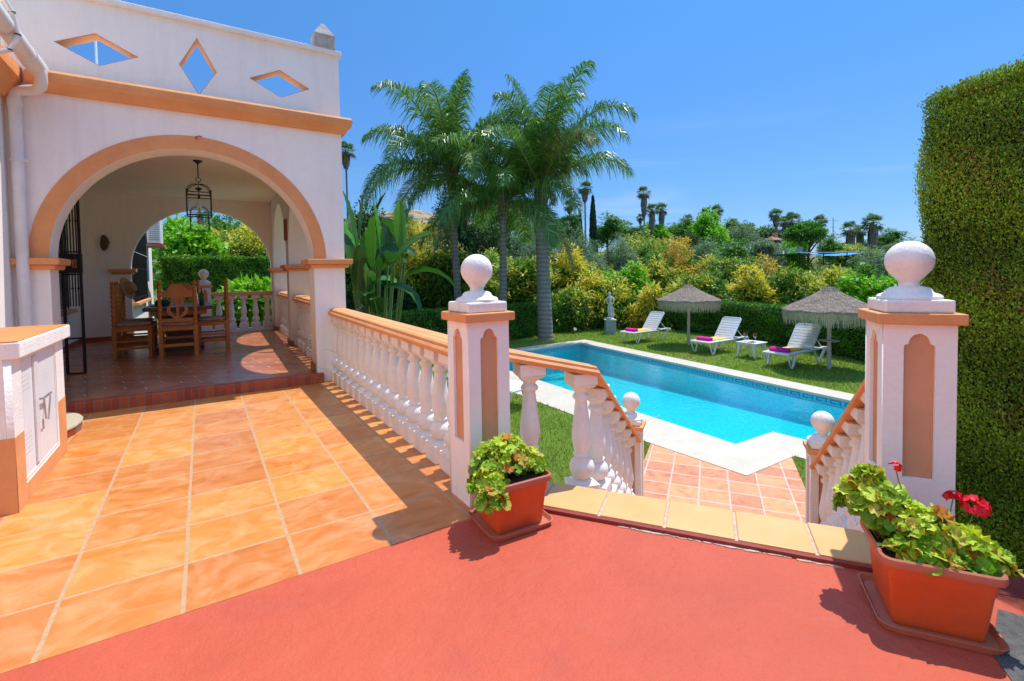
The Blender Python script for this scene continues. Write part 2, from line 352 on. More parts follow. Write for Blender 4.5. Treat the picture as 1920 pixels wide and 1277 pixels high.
def link(name, me, m, parent=None, smooth=False, bevel=0, seg=2):
    o = bpy.data.objects.new(name, me); col.objects.link(o)
    if m is not None: me.materials.clear(); me.materials.append(m)
    if smooth:
        me.polygons.foreach_set('use_smooth', [True]*len(me.polygons))
        if smooth != 'all':
            try: me.set_sharp_from_angle(angle=math.radians(35))
            except Exception: pass
    if bevel:
        b = o.modifiers.new('bevel', 'BEVEL'); b.width = bevel; b.segments = seg; b.limit_method = 'ANGLE'; b.angle_limit = math.radians(40)
        b.harden_normals = False
    if parent is not None:
        o.parent = parent; o.matrix_parent_inverse = parent.matrix_basis.inverted()
    return o
def slab(outer, holes, thick, org, U, V, name, m, parent=None, bevel=0):
    """flat plate with openings: outline and holes in (u, v), extruded along U x V"""
    cu = bpy.data.curves.new('outline', 'CURVE'); cu.dimensions = '2D'; cu.fill_mode = 'BOTH'; cu.extrude = thick/2
    for loop in [outer]+list(holes):
        sp = cu.splines.new('POLY'); sp.points.add(len(loop)-1); sp.use_cyclic_u = True
        for i, (a, b) in enumerate(loop): sp.points[i].co = (a, b, 0, 1)
    t = bpy.data.objects.new('outline', cu); me = bpy.data.meshes.new_from_object(t); bpy.data.objects.remove(t); bpy.data.curves.remove(cu)
    U = Vector(U).normalized(); V = Vector(V).normalized(); W = U.cross(V); org = Vector(org)
    for v in me.vertices: v.co = org+U*v.co.x+V*v.co.y+W*(v.co.z+thick/2)
    me.name = name; me.update()
    return link(name, me, m, parent, False, bevel)
def arc(cx, cz, r, a0=0, a1=PI, n=40, ry=None):
    ry = ry or r
    return [(cx+r*math.cos(a0+(a1-a0)*i/n), cz+ry*math.sin(a0+(a1-a0)*i/n)) for i in range(n+1)]
def thing(name, label, cat, loc=(0, 0, 0), rz=0, group=None):
    o = bpy.data.objects.new(name, None); col.objects.link(o); o.location = loc; o.rotation_euler = (0, 0, rz); o.empty_display_size = .1
    o.matrix_basis = Matrix.Translation(loc) @ Matrix.Rotation(rz, 4, 'Z')
    return tag(o, label, cat, group)
def tag(o, label, cat, group=None):
    o['label'] = label; o['category'] = cat
    if group: o['group'] = group
    return o
def struct(o): o['kind'] = 'structure'; return o
def local(o):  # children built in world coordinates of an unrotated thing keep their place; this marks local building
    return o
def loc_parent(o, p):  # parent with local coordinates
    o.parent = p; o.matrix_parent_inverse = Matrix.Identity(4); return o
def copy_tree(root, loc=None, rz=None, scale=None, label=None, group=None):
    r = root.copy(); col.objects.link(r)
    def rec(a, b):
        for ch in list(a.children):
            c = ch.copy(); col.objects.link(c); c.parent = b; rec(ch, c)
    rec(root, r)
    if loc is not None: r.location = loc
    if rz is not None: r.rotation_euler = (0, 0, rz)
    if scale is not None: r.scale = scale if hasattr(scale, '__len__') else (scale,)*3
    if label: r['label'] = label
    if group: r['group'] = group
    return r
def Tm(loc, rz=0): return Matrix.Translation(loc) @ Matrix.Rotation(rz, 4, 'Z')
def Lp(mb, name, m, parent, **k):
    o = mb.build(name, m, None, **k); return loc_parent(o, parent)

LW = -1.23                                # level of the lower garden
sv = Vector((.822, .569, 0)).normalized() # way down the steps
ev = Vector((.569, -.822, 0)).normalized()# along the step edges
ANG_S = math.atan2(ev.y, ev.x)            # piers on the right follow the steps

# ------------------------------------------------------------------ terrace floor, steps, patio
N0 = Vector((1.887, 2.534, 0))            # near edge of the tiled nosing passes here
nl = N0-ev*.56; nr = N0+ev*5.2
far = .365
tile_poly = [(-1.8, 2.742), (1.44, 2.742), (1.50, 2.86), (1.60, 3.0), (1.95, 3.2), (1.88, 7.7), (-1.8, 7.7)]
struct(MB().prism(tile_poly, -.2, 0).build('terrace_floor', TERR))
redpoly = [(-7, -6), (9.5, -6), (nr.x, nr.y), (nl.x, nl.y), (1.60, 2.99), (1.50, 2.855), (1.44, 2.738), (-1.8, 2.738), (-7, 2.738)]
struct(MB().prism(redpoly, -.2, .001).build('painted_floor', REDF))
# maroon-painted edge and crumbling mortar line in front of the nosing
a, b = nl+sv*.0, N0+ev*1.87
struct(MB().prism([tuple((a-sv*.012)[:2]), tuple((b-sv*.012)[:2]), tuple((b+sv*.02)[:2]), tuple((a+sv*.02)[:2])], -.1, .024).build('step_edge', MAROON))
mm = MB()
for i in range(46):
    t = .5+i*.026+random.uniform(-.01, .01); r_ = random.uniform(.006, .02)
    c = N0+ev*t-sv*(.018+random.uniform(0, .008))
    pl = [(c.x+ev.x*math.cos(q)*r_*1.7+sv.x*math.sin(q)*r_*.6, c.y+ev.y*math.cos(q)*r_*1.7+sv.y*math.sin(q)*r_*.6) for q in [k*PI/4+random.uniform(-.2, .2) for k in range(8)]]
    mm.prism(pl, -.01, .0045+random.uniform(0, .003))
o = mm.build('mortar_crumbs', GROUT); o['kind'] = 'stuff'
# nosing tiles, one after another along the top step
st = thing('garden_steps', 'flight of steps with orange tiled nosing going down towards the pool patio', 'steps', (N0.x, N0.y, 0))
tw = .405
for i in range(-1, 5):
    p0 = N0+ev*(-.052+i*tw+.009)+sv*.0225; p1 = p0+ev*((tw if i < 4 else .30)-.018)
    if i == -1: p0 = N0-ev*.40+sv*.0225
    mb = MB().prism([tuple((p+q)[:2]) for p, q in ((p0, sv*0), (p1, sv*0), (p1, sv*far), (p0, sv*far))], .002, .032)
    mb.build('nosing_tile', NOSE, st, bevel=.006)
q0, q1 = nl+sv*.021, N0+ev*1.875
edge_pts = [(3.17, 1.06), (3.31, .66), (3.54, .60), (4.3, .30), (5.6, -1.4)]
struct(MB().prism([tuple(q1[:2])]+edge_pts+[tuple(nr[:2])], -.2, .0045).build('side_floor', MAROON))  # more of the red floor, coloured maroon to stand for hedge shade
MB().prism([tuple(p[:2]) for p in (q0, q1+sv*.021, q1+sv*(far+.02), nl+sv*(far+.02))], -.2, .022).build('mortar_bed', GROUT, st)
sL, sR = -.1, 2.45
for k in range(1, 7):
    c0 = N0+sv*(far+.02+(k-1)*.31)
    z = -k*1.23/7
    MB().prism([tuple(p[:2]) for p in (c0+ev*sL, c0+ev*sR, c0+ev*sR+sv*.33, c0+ev*sL+sv*.33)], LW-.1, z).build('tread', PATIO, st)
# terrace retaining body
body = [(-7, -6), (9.5, -6), tuple(nr[:2]), (5.6, -1.4), (4.3, .30), (3.54, .60), (3.31, .66), (3.40, .90), tuple((N0+ev*1.7+sv*.36)[:2]), tuple((nl+sv*.36)[:2]), (1.9, 3.3), (1.86, 7.7), (-7, 7.7)]
struct(MB().prism(body, LW-1.2, -.205).build('retaining_wall', WHITE))
struct(MB().prism([(3.06, .60), (2.69, .545), (2.55, .45), (2.3, .1), (3.2, -.6), (3.6, -.2), (3.09, .52)], -.003, .006).build('asphalt_strip', ASPH))

patio = [(3.9, 3.62), (6.02, 5.08), (6.19, 3.72), (7.42, 3.70), (8.0, 3.0), (6.9, 2.0), (4.95, 1.2), (3.4, 1.3), (2.7, 2.9)]
patio = [(3.7, 4.0), (4.15, 4.0), (6.12, 5.30), (6.30, 4.4), (6.32, 3.82), (7.0, 3.82), (7.42, 3.72), (5.35, 2.30), (5.0, 1.9), (3.6, .9), (2.4, 2.6)]
# ------------------------------------------------------------------ pool
WL = LW-.10
inner = [(12.78, 14.62), (7.55, 14.35), (7.44, 11.54), (7.19, 4.47), (8.26, 4.45), (8.36, 2.9), (10.7, 2.6), (10.75, 4.30), (11.52, 4.32)]
outer = [(13.50, 15.20), (6.35, 14.95), (6.12, 9.42), (6.10, 5.6), (6.19, 3.69), (7.44, 3.68), (7.6, 2.0), (11.6, 1.7), (11.7, 3.55), (12.12, 3.9), (12.16, 4.48)]
slab(outer, [inner], .08, (0, 0, LW-.070), (1, 0, 0), (0, 1, 0), 'pool_coping', COPE, None, .012)
struct(bpy.data.objects['pool_coping'])
jm = MB()
for (x0, y0), (x1, y1) in (((6.19, 3.69), (7.19, 4.47)), ((7.44, 3.68), (8.26, 4.45)), ((13.5, 15.2), (12.78, 14.62)), *[((6.12, y_), (7.42, y_)) for y_ in (6.2, 7.7, 9.2, 10.7, 12.2)], *[((11.55+.115*(y_-4.3), y_), (12.15+.13*(y_-4.3), y_)) for y_ in (5.6, 6.9, 8.2, 9.5, 10.8, 12.1, 13.4)]):
    d = Vector((x1-x0, y1-y0, 0)).normalized(); n_ = Vector((-d.y, d.x, 0))*.006
    jm.prism([(x0+n_.x, y0+n_.y), (x1+n_.x, y1+n_.y), (x1-n_.x, y1-n_.y), (x0-n_.x, y0-n_.y)], LW, LW+.0125)
struct(jm.build('coping_joints', painted('coping_joint', (.62, .52, .38))))
def pz(y): return -1.90-.035*max(0, y-6)
wm = MB(); n = len(inner)
for k in range(n):
    a, b = inner[k], inner[(k+1) % n]
    wm.add([(a[0], a[1], -1.45), (b[0], b[1], -1.45), (b[0], b[1], pz(b[1])), (a[0], a[1], pz(a[1]))], [(0, 1, 2, 3)])
wm.add([(x, y, pz(y)) for x, y in inner], [tuple(range(n))])
struct(wm.build('pool_basin', POOLT))
fm = MB()
for k in range(n):
    a, b = inner[k], inner[(k+1) % n]
    fm.add([(a[0], a[1], -1.28), (b[0], b[1], -1.28), (b[0], b[1], -1.45), (a[0], a[1], -1.45)], [(0, 1, 2, 3)])
struct(fm.build('pool_frieze', FRIEZE))
struct(MB().add([(x, y, WL) for x, y in inner], [tuple(range(n))]).build('pool_water', WATER))
struct(MB().prism(patio, LW-.1, LW+.002).build('patio', PATIO))
# lawn sheet around the pool
lawn_out = [(1.9, 9), (1.88, 2.5), (3.2, .6), (9, -6), (26, -6), (26, 12), (21, 24), (8, 24), (1.0, 24), (1.0, 15.6), (2.3, 15.3)]
lo_ = slab(lawn_out, [outer], .05, (0, 0, LW-.055), (1, 0, 0), (0, 1, 0), 'lawn', LAWN); struct(lo_)

def in_poly(x, y, poly):
    r = np.zeros(len(x), bool); j = len(poly)-1
    for i in range(len(poly)):
        xi, yi = poly[i]; xj, yj = poly[j]
        c = ((yi > y) != (yj > y)) & (x < (xj-xi)*(y-yi)/(yj-yi+1e-12)+xi)
        r ^= c; j = i
    return r
def fast_mesh(name, V, F, m, cols=None, parent=None, smooth=False):
    """V (n,3), F (m,k) all faces same size, cols (m,3)"""
    k = F.shape[1]; me = bpy.data.meshes.new(name)
    me.vertices.add(len(V)); me.vertices.foreach_set('co', V.astype(np.float32).ravel())
    me.loops.add(F.size); me.loops.foreach_set('vertex_index', F.astype(np.int32).ravel())
    me.polygons.add(len(F)); me.polygons.foreach_set('loop_start', np.arange(0, F.size, k, dtype=np.int32))
    try: me.polygons.foreach_set('loop_total', np.full(len(F), k, dtype=np.int32))
    except Exception: pass
    me.update(calc_edges=True)
    if cols is not None:
        ca = me.color_attributes.new('leaf', 'FLOAT_COLOR', 'CORNER')
        c4 = np.ones((len(F), 4), np.float32); c4[:, :3] = cols
        ca.data.foreach_set('color', np.repeat(c4, k, axis=0).ravel())
    return link(name, me, m, parent, smooth)
def unit(a): return a/np.maximum(np.linalg.norm(a, axis=1, keepdims=True), 1e-9)
def leaves(P, Nn, D, ln, wd, fold=.25):
    """one bent four-cornered leaf per point: P centre, Nn face normal, D pointing direction"""
    S = unit(np.cross(Nn, D)); D = unit(D); n = len(P)
    ln = np.broadcast_to(np.asarray(ln), (n,))[:, None]; wd = np.broadcast_to(np.asarray(wd), (n,))[:, None]
    a = P-D*ln*.5; b = P+S*wd*.5+Nn*wd*fold; c = P+D*ln*.5; d = P-S*wd*.5+Nn*wd*fold
    V = np.stack([a, b, c, d], 1).reshape(-1, 3); F = np.arange(4*n).reshape(n, 4)
    return V, F
def lerp(a, b, t): a = np.asarray(a); b = np.asarray(b); return a+(b-a)*np.asarray(t)[:, None]

# short grass blades over the part of the lawn near enough to read
n = 150000
gx = rng.uniform(2.0, 20, n); gy = rng.uniform(-1, 18, n)
keep = in_poly(gx, gy, lawn_out) & ~in_poly(gx, gy, outer) & ~in_poly(gx, gy, patio)
gx, gy = gx[keep], gy[keep]; n = len(gx)
P = np.stack([gx, gy, np.full(n, LW+.01)], 1); D = unit(np.stack([rng.normal(0, .5, n), rng.normal(0, .5, n), np.ones(n)], 1))
S = unit(np.stack([rng.normal(0, 1, n), rng.normal(0, 1, n), np.zeros(n)], 1)); hh = rng.uniform(.03, .075, n)[:, None]
V = np.stack([P-S*.011, P+S*.011, P+D*hh], 1).reshape(-1, 3)
patch = np.sin(gx*1.3+np.sin(gy*.9))*np.sin(gy*1.1+gx*.4)
cols = lerp((.13, .25, .018), (.36, .47, .055), rng.uniform(0, 1, n)); cols = lerp(cols, (.32, .28, .08), np.clip(patch*.6, 0, .7)*rng.uniform(0, 1, n))
o = fast_mesh('grass', V, np.arange(3*n).reshape(n, 3), L2, cols); o['kind'] = 'stuff'

# ------------------------------------------------------------------ land beyond the garden
def land(x, y):
    r = math.hypot(x, y); az = math.atan2(x, y)
    def ss(a, b, t): t = max(0, min(1, (t-a)/(b-a))); return t*t*(3-2*t)
    right = ss(.75, 1.45, az) if y > -20 else 1
    z = -1.35-1.6*ss(23, 34, r)+(9.0-3.0*right)*ss(40, 120, r)+(6-5*right)*ss(130, 260, r)
    z -= 25*ss(300, 900, r)*right
    if r < 26 or (x < 9 and y < 18): z = min(z, -3.2) if (x > .5 and y < 19 and x < 21) else -1.3
    if x < 2.2 and y > 12: z = max(z, -.25)
    if x < 1 and y < 15.5: z = -2.6
    z += .5*math.sin(x*.07)*math.cos(y*.05)*ss(40, 80, r)
    return z
gm = MB(); rads = [0, 6, 12, 16, 19, 21, 23, 25, 28, 32, 37, 43, 50, 60, 72, 86, 102, 120, 145, 180, 230, 300, 420, 600, 900, 1500, 2600]
na = 144; vs = []
for r in rads:
    for k in range(na):
        a = 2*PI*k/na; x, y = r*math.sin(a), r*math.cos(a); vs.append((x, y, land(x, y)))
fs = [(i*na+k, (i+1)*na+k, (i+1)*na+(k+1) % na, i*na+(k+1) % na) for i in range(len(rads)-1) for k in range(na)]
struct(gm.add(vs, fs).build('ground', GROUND, smooth='all'))
# dry hill far behind on the left
hp = away(745, 440, 420); hm = MB(); vs = []; n1, n2 = 40, 16
for i in range(n1+1):
    for j in range(n2+1):
        u, v = i/n1*2-1, j/n2*2-1
        c = Vector((hp.x, hp.y, 0))+_R*u*120+Vector((math.sin(YAW), math.cos(YAW), 0))*v*110
        h = 60*max(0, 1-u*u)**.7*max(0, 1-v*v)*(1+.02*math.sin(u*9)+.01*math.sin(u*21+v*9))
        vs.append((c.x, c.y, h-2))
fs = [(i*(n2+1)+j, (i+1)*(n2+1)+j, (i+1)*(n2+1)+j+1, i*(n2+1)+j+1) for i in range(n1) for j in range(n2)]
struct(hm.add(vs, fs).build('hill', HILL, smooth='all'))

# ------------------------------------------------------------------ the villa
villa = thing('villa', 'white villa with orange trimmed arches around its covered porch and diamond cut parapet', 'house', (-2, 8, 0))
X3, Z3, Y3 = (1, 0, 0), (0, 0, 1), (0, 1, 0)
yf = 7.65; ax, az, ar = -.035, 1.86, 1.455
def dia(pts): return [tuple(p) for p in pts]
D1 = [(-1.37, 4.404), (-.99, 4.597), (-.576, 4.403), (-.964, 4.207)]
D2 = [(.045, 4.80), (-.162, 4.41), (.046, 4.045), (.258, 4.395)]
D3 = [(.64, 4.40), (1.038, 4.597), (1.44, 4.40), (1.044, 4.201)]
door = [(ax+ar, -.3)]+[(ax+ar, az)]+arc(ax, az, ar)[1:-1]+[(ax-ar, az), (ax-ar, -.3)]
# org at far side because U x V points to -Y
slab([(-2.6, -.3), (ax-ar, -.3)]+[(ax-ar, az)]+arc(ax, az, ar, PI, 0)[1:-1]+[(ax+ar, az), (ax+ar, -.3), (1.868, -.3), (1.868, 3.82), (-2.6, 3.82)], [], .40, (0, yf+.40, 0), X3, Z3, 'wall', WHITE, villa)
slab(arc(ax, az, 1.63)+arc(ax, az, ar+.002, PI, 0), [], .012, (0, yf+.003, 0), X3, Z3, 'arch_trim', ORANGE, villa)
pz = slab([(-2.6, 4.0), (1.865, 4.0), (1.865, 4.97), (-2.6, 4.97)], [D1, D2, D3], .20, (0, yf+.22, 0), X3, Z3, 'parapet', WHITE, villa)
for Dm in (D1, D2, D3):
    cxm = sum(p[0] for p in Dm)/4; czm = sum(p[1] for p in Dm)/4
    ins = [(cxm+(x-cxm)*.955, czm+(z-czm)*.955) for x, z in Dm]; ou = [(cxm+(x-cxm)*.999, czm+(z-czm)*.999) for x, z in Dm]
    slab(ou, [ins], .19, (0, yf+.218, 0), X3, Z3, 'diamond_lining', ORANGE, villa)
MB().box((-2.6, yf-.03, 4.965), (1.90, yf+.26, 5.04)).build('parapet_cap', WHITE_AGED, villa, bevel=.012)
mb = MB(); mb.box((1.665, yf+.26, 4.0), (1.865, 15.3, 4.97)); mb.box((-2.6, 15.1, 4.0), (1.66, 15.3, 4.97)); mb.build('side_parapet', WHITE, villa)
f_ = MB(); f_.frustum((1.66, yf+.10), .30, .26, 5.03, .31, .27, 5.06); f_.frustum((1.66, yf+.10), .29, .25, 5.06, .30, .26, 5.23); f_.frustum((1.66, yf+.10), .31, .27, 5.23, .30, .26, 5.25); f_.frustum((1.66, yf+.10), .29, .25, 5.25, .05, .05, 5.44)
f_.build('finial', STONE, villa, bevel=.008)
# cornice: moulded band along the front and the right side
prof = [(.0, 0), (-.05, .0), (-.07, .035), (-.125, .10), (-.14, .155), (-.14, .20), (-.115, .235), (0, .245)]
MB().sweep([(-1.60, yf, 3.785), (1.868, yf, 3.785), (1.868, 15.3, 3.785)], [(-a, b) for a, b in prof]).build('cornice', ORANGE, villa)
MB().box((-2.6, yf+.001, 3.821), (1.867, yf+.399, 3.999)).build('roof_edge', WHITE, villa)
MB().box((-6, yf+.4, 3.70), (1.66, 15.25, 3.995)).build('ceiling', painted('ceiling_white', (.90, .86, .78), (.87, .82, .74), .8, 1, .3, 40), villa)
def capital(x0, x1, y0, y1, z=1.77, o=.085, h=.115):
    mb = MB(); xc, yc = (x0+x1)/2, (y0+y1)/2; a, b = x1-x0, y1-y0
    mb.frustum((xc, yc), a+.10, b+.10, z-.035, a+.12, b+.12, z+.02); mb.frustum((xc, yc), a+2*o+.03, b+2*o+.03, z+.0205, a+2*o+.04, b+2*o+.04, z+h-.015)
    return mb
capital(ax+ar, 1.868, yf, yf+.4).build('capital', ORANGE, villa, bevel=.012)
capital(-1.70, ax-ar, yf, yf+.4).build('capital', ORANGE, villa, bevel=.012)
# side arcade (turned a little off the terrace line), two arches
aU = Vector((.033, 1, 0)).normalized(); aO = Vector((1.455, 8.05, 0))
def aP(u, off=0, z=0): p = aO+aU*(u-8.05)+Vector((1, -.033, 0)).normalized()*off; return Vector((p.x, p.y, z))
A1, A2 = (8.05+1.54), (11.55+1.54); ra = 1.54
outl = [(8.04, -.2)]
for c_ in (A1, A2):
    if c_ == A1: outl = [(8.051, az)]
    outl += arc(c_, az, ra, PI, 0)[1:-1] if c_ == A1 else []
    if c_ == A1: outl += [(A1+ra, az), (A1+ra, -.1), (11.55, -.1), (11.55, az)]
    else: outl += arc(c_, az, ra, PI, 0)[1:-1]+[(A2+ra, az), (A2+ra, -.1), (15.25, -.1), (15.25, 3.8), (8.051, 3.8)]
# U = along arcade, V = up, U x V = +X side
slab([(u-8.05, z) for u, z in outl], [], .41, tuple(aO), tuple(aU), Z3, 'side_wall', WHITE, villa)
for u0, u1 in ((A1+ra, 11.55), (A2+ra, 15.05)):
    p, q = aP(u0), aP(u1)
    capital(p.x, p.x+.41, p.y, q.y).build('capital', ORANGE, villa, bevel=.012)
# back wall with one arch
bx, br = .09, 1.56
slab([(-2.6, -.3), (bx-br, -.3), (bx-br, az)]+arc(bx, az, br, PI, 0)[1:-1]+[(bx+br, az), (bx+br, -.3), (1.70, -.3), (1.70, 3.7), (-2.6, 3.7)], [], .24, (0, 15.24, 0), X3, Z3, 'back_wall', WHITE, villa)
capital(-1.78, bx-br, 15.0, 15.24).build('capital', ORANGE, villa, bevel=.012)
# left wall of the porch with a barred window
wx = -2.45
slab([(8.05, -.3), (15, -.3), (15, 3.7), (8.05, 3.7)], [[(10.3, 1.0), (13.9, 1.0), (13.9, 3.25), (10.3, 3.25)]], .3, (wx-.3, 0, 0), Y3, Z3, 'inner_wall', WHITE, villa)
win = MB().box((wx-.2, 10.3, 1.0), (wx-.17, 13.9, 3.25)).build('window', WGLASS, villa)
mb = MB()
for k in range(15):
    y = 10.42+k*.24; mb.tube([(wx+.03, y, 1.0), (wx+.03, y, 3.25)], .013, 6)
for z in (1.1, 1.7, 2.5, 3.1): mb.box((wx+.02, 10.3, z), (wx+.04, 13.9, z+.025))
mb.build('grille', IRON, win)
MB().box((wx-.1, 10.2, .90), (wx+.14, 14.0, .985)).build('sill', ORANGE, win, bevel=.01)
MB().box((wx-.22, 10.3, 1.02), (wx-.14, 10.42, 3.24)).build('frame', WHITE, win)
# porch floor, brick step, skirting, zigzag inlay
MB().box((ax-ar-.25, yf-.07, -.05), (1.505, yf+.079, .145)).build('step_edge', BRICK, villa, bevel=.012)
SKT = painted('skirting_tile', (.40, .11, .045), (.32, .08, .035), .4)
p, q = aP(11.13), aP(14.63)
for lo, hi in (((wx+.001, 8.06, .14), (wx+.018, 14.99, .24)), ((wx+.02, 14.982, .14), (bx-br-.001, 14.999, .24)), ((p.x-.012, p.y-.002, .14), (p.x+.42, p.y+.435, .24)), ((q.x-.012, q.y-.002, .14), (q.x+.2, q.y+.4, .24)), ((1.40, yf+.10, .14), (1.419, yf+.41, .27))):
    MB().box(lo, hi).build('skirting', SKT, villa)
mb = MB(); mb.box((-2.5, yf+.08, -.1), (1.72, 15.2, .140)); s = .16
for row in range(-6, 9):
    x, y = -1.9+row*.62, 7.95
    k = 0
    while y < 14.8:
        L_ = s
        if k % 2 == 0: a_, b_ = (x, y), (x-L_*.25, y+L_)
        else: a_, b_ = (x, y), (x-L_*1.2, y+.01)
        if -2.35 < min(a_[0], b_[0]) and max(a_[0], b_[0]) < 1.45 and random.random() < .72:
            d = Vector((b_[0]-a_[0], b_[1]-a_[1], 0)).normalized(); n_ = Vector((-d.y, d.x, 0))*.006
            mb.add([(a_[0]+n_.x, a_[1]+n_.y, .1435), (a_[0]-n_.x, a_[1]-n_.y, .1435), (b_[0]-n_.x, b_[1]-n_.y, .1435), (b_[0]+n_.x, b_[1]+n_.y, .1435)], [(0, 1, 2, 3)])
        x, y = b_; k += 1
pf = mb.build('porch_floor', PORCHF, villa); pf.data.materials.append(painted('white_inlay', (.62, .57, .50)))
for k_, po in enumerate(pf.data.polygons): po.material_index = 1 if k_ > 5 else 0
# main house wall on the left, running towards the viewer
slab([(-4, -.2), (yf-.001, -.2), (yf-.001, 6.6), (-4, 6.6)], [[(5.2, 1.45), (6.62, 1.45), (6.62, 2.6), (5.2, 2.6)]], .3, (-2.1, 0, 0), Y3, Z3, 'house_wall', WHITE, villa)
win2 = MB().box((-1.98, 5.2, 1.45), (-1.96, 6.62, 2.6)).build('window', WGLASS, villa)
mb = MB()
for k in range(12): mb.tube([(-1.77, 5.28+k*.12, 1.45), (-1.77, 5.28+k*.12, 2.6)], .01, 6)
mb.build('grille', IRON, win2); MB().box((-1.9, 5.12, 1.37), (-1.72, 6.70, 1.44)).build('sill', ORANGE, win2, bevel=.008)
MB().sweep([(-1.8, -2, 3.66), (-1.8, yf-.005, 3.66)], [(0, 0), (.04, .0), (.10, .10), (.16, .22), (.16, .36), (0, .36)]).build('eave_moulding', ORANGE, villa)
# gutter, downpipe, cable
gmb = MB(); gmb.tube([(-1.47, 2.5, 4.03), (-1.47, 7.42, 3.98)], .082, 18)
gmb.tube([(-1.47, 7.02, 3.984), (-1.47, 7.44, 3.98)], .092, 18); gmb.tube([(-1.47, 6.35, 3.99), (-1.47, 6.40, 3.99)], .095, 18)
gmb.build('gutter', PVC, villa, smooth=True)
pm = MB(); pm.tube([(-1.43, 7.34, 3.95), (-1.43, 7.36, 3.83), (-1.445, 7.40, 3.78), (-1.49, 7.47, 3.755), (-1.60, 7.53, 3.75), (-1.68, 7.57, 3.74), (-1.700, 7.575, 3.70), (-1.700, 7.575, .5)], .056, 16)
pm.tube([(-1.700, 7.575, 3.66), (-1.700, 7.575, 3.56)], .064, 16); pm.build('downpipe', PVC, villa, smooth=True)
pc = MB(); pc.tube([(-1.700, 7.575, 2.98), (-1.700, 7.575, 2.95)], .066, 16); pc.box((-1.66, 7.555, 2.953), (-1.61, 7.60, 2.978)); pc.build('pipe_bracket', PVC, villa)
cable = [(-1.56, 6.0, 4.34), (-1.47, 6.15, 4.26), (-1.40, 6.30, 4.10), (-1.38, 6.35, 3.92), (-1.44, 6.33, 3.76), (-1.58, 6.25, 3.66), (-1.74, 6.2, 3.62)]
mb = MB(); mb.tube(cable, .022, 10); mb.build('conduit', PVC, villa, smooth=True)
mb = MB()
for q in (1, 2, 3, 4):
    mb = MB(); mb.tube([Vector(cable[q])-Vector((0, 0, .006)), Vector(cable[q])+Vector((0, 0, .006))], .026, 10); mb.build('cable_tie', BLACK, villa)
mb = MB(); mb.tube([(-.0, yf-.01, 3.46), (-.02, yf-.05, 3.47), (.03, yf-.07, 3.485), (.06, yf-.06, 3.48)], .010, 6); mb.build('wall_hook', RIMD, villa)
# wing behind the porch
wing = MB(); wing.box((-4.2, 15.25, -.3), (-1.56, 22.5, 4.2)); wing.build('back_wing_wall', WHITE, villa)
w3 = MB().box((-1.565, 15.9, 1.05), (-1.552, 19.6, 3.1)).build('window', WGLASS, villa)
mb = MB()
for k in range(16): mb.tube([(-1.50, 16.0+k*.235, 1.0), (-1.50, 16.0+k*.235, 3.1)], .014, 6)
for z in (1.1, 1.9, 3.0): mb.box((-1.515, 15.9, z), (-1.49, 19.6, z+.03))
for k in range(8): mb.lathe([(.0, 0), (.035, .04), (0, .08)], (-1.50, 16.235+k*.47, 2.3), 6)
mb.build('grille', IRON, w3); MB().box((-1.56, 15.8, .93), (-1.40, 19.7, 1.0)).build('sill', ORANGE, w3)
# parapet rail seen through the left diamond
MB().tube([(-1.55, 12.0, 3.9), (-1.55, 12.0, 7.2)], .02, 8).build('aerial_pole', PVC, villa)

ac = thing('air_conditioner', 'white air conditioning unit on a bracket seen through the porch back arch', 'air conditioner', (-1.3, 20.6, 2.8))
MB().box((-1.50, 20.0, 2.82), (-1.12, 21.2, 3.62)).build('casing', PLASTIC, ac, bevel=.02)
mb = MB()
for k in range(9): mb.box((-1.45, 19.985, 2.92+k*.07), (-1.17, 19.999, 2.95+k*.07))
mb.build('louvre', GREYW, ac); MB().box((-1.56, 19.95, 2.72), (-1.05, 21.25, 2.80)).build('bracket', RIMD, ac)

ro = MB(); k_ = []
for i in range(7):
    for j in range(12):
        th, ph = PI*i/6, 2*PI*j/12
        r_ = 1+.12*math.sin(3*ph+i)+.1*math.sin(5*th+j)
        k_.append((-1.93+.085*r_*math.sin(th)*math.cos(ph), 14.96+.03*math.sin(th)*math.sin(ph), 2.50+.19*math.cos(th)-.03*math.sin(2*th)*math.cos(ph)))
ro.add(k_, [(i*12+j, i*12+(j+1) % 12, (i+1)*12+(j+1) % 12, (i+1)*12+j) for i in range(6) for j in range(12)])
tag(ro.build('wall_ornament', ROCK, smooth='all'), 'dark brown carved ornament hanging on the porch back wall', 'ornament')
p = aP(11.34, -.02, 2.35)
pl = MB(); pl.box((p.x-.02, p.y-.14, 2.40), (p.x+.018, p.y+.14, 2.86)); tag(pl.build('wall_plaque', painted('clay_plaque', (.38, .09, .04), (.25, .06, .03)), bevel=.015), 'small clay plaque fixed high on the middle porch pillar', 'plaque')

# open iron gate leaf
gt = thing('iron_gate', 'tall black iron gate leaf standing open inside the left porch arch', 'gate', (-1.9, 10.0, .14))
g0, g1 = Vector((-1.80, 9.99, 0)), Vector((-1.585, 9.93, 0)); gd = g1-g0
mb = MB()
for p in (g0, g1): mb.box((p.x-.018, p.y-.018, .152), (p.x+.018, p.y+.018, 3.4 if p is g1 else 3.15))
for z in (.15, .70, 1.70, 2.05, 3.12):
    q = [g0+Vector((0, 0, z)), g1+Vector((0, 0, z))]; mb.tube(q, .012, 6)
mb.build('frame', IRON, gt)
mb = MB()
for k in range(1, 6):
    q = g0+gd*(k/6); mb.tube([q+Vector((0, 0, 1.2)), q+Vector((0, 0, 3.12))], .009, 6)
    if k % 2: mb.lathe([(0, 0), (.02, .03), (0, .06)], (q.x, q.y, 2.5), 6); mb.lathe([(0, 0), (.02, .03), (0, .06)], (q.x, q.y, 1.45), 6)
mb.build('bar', IRON, gt)
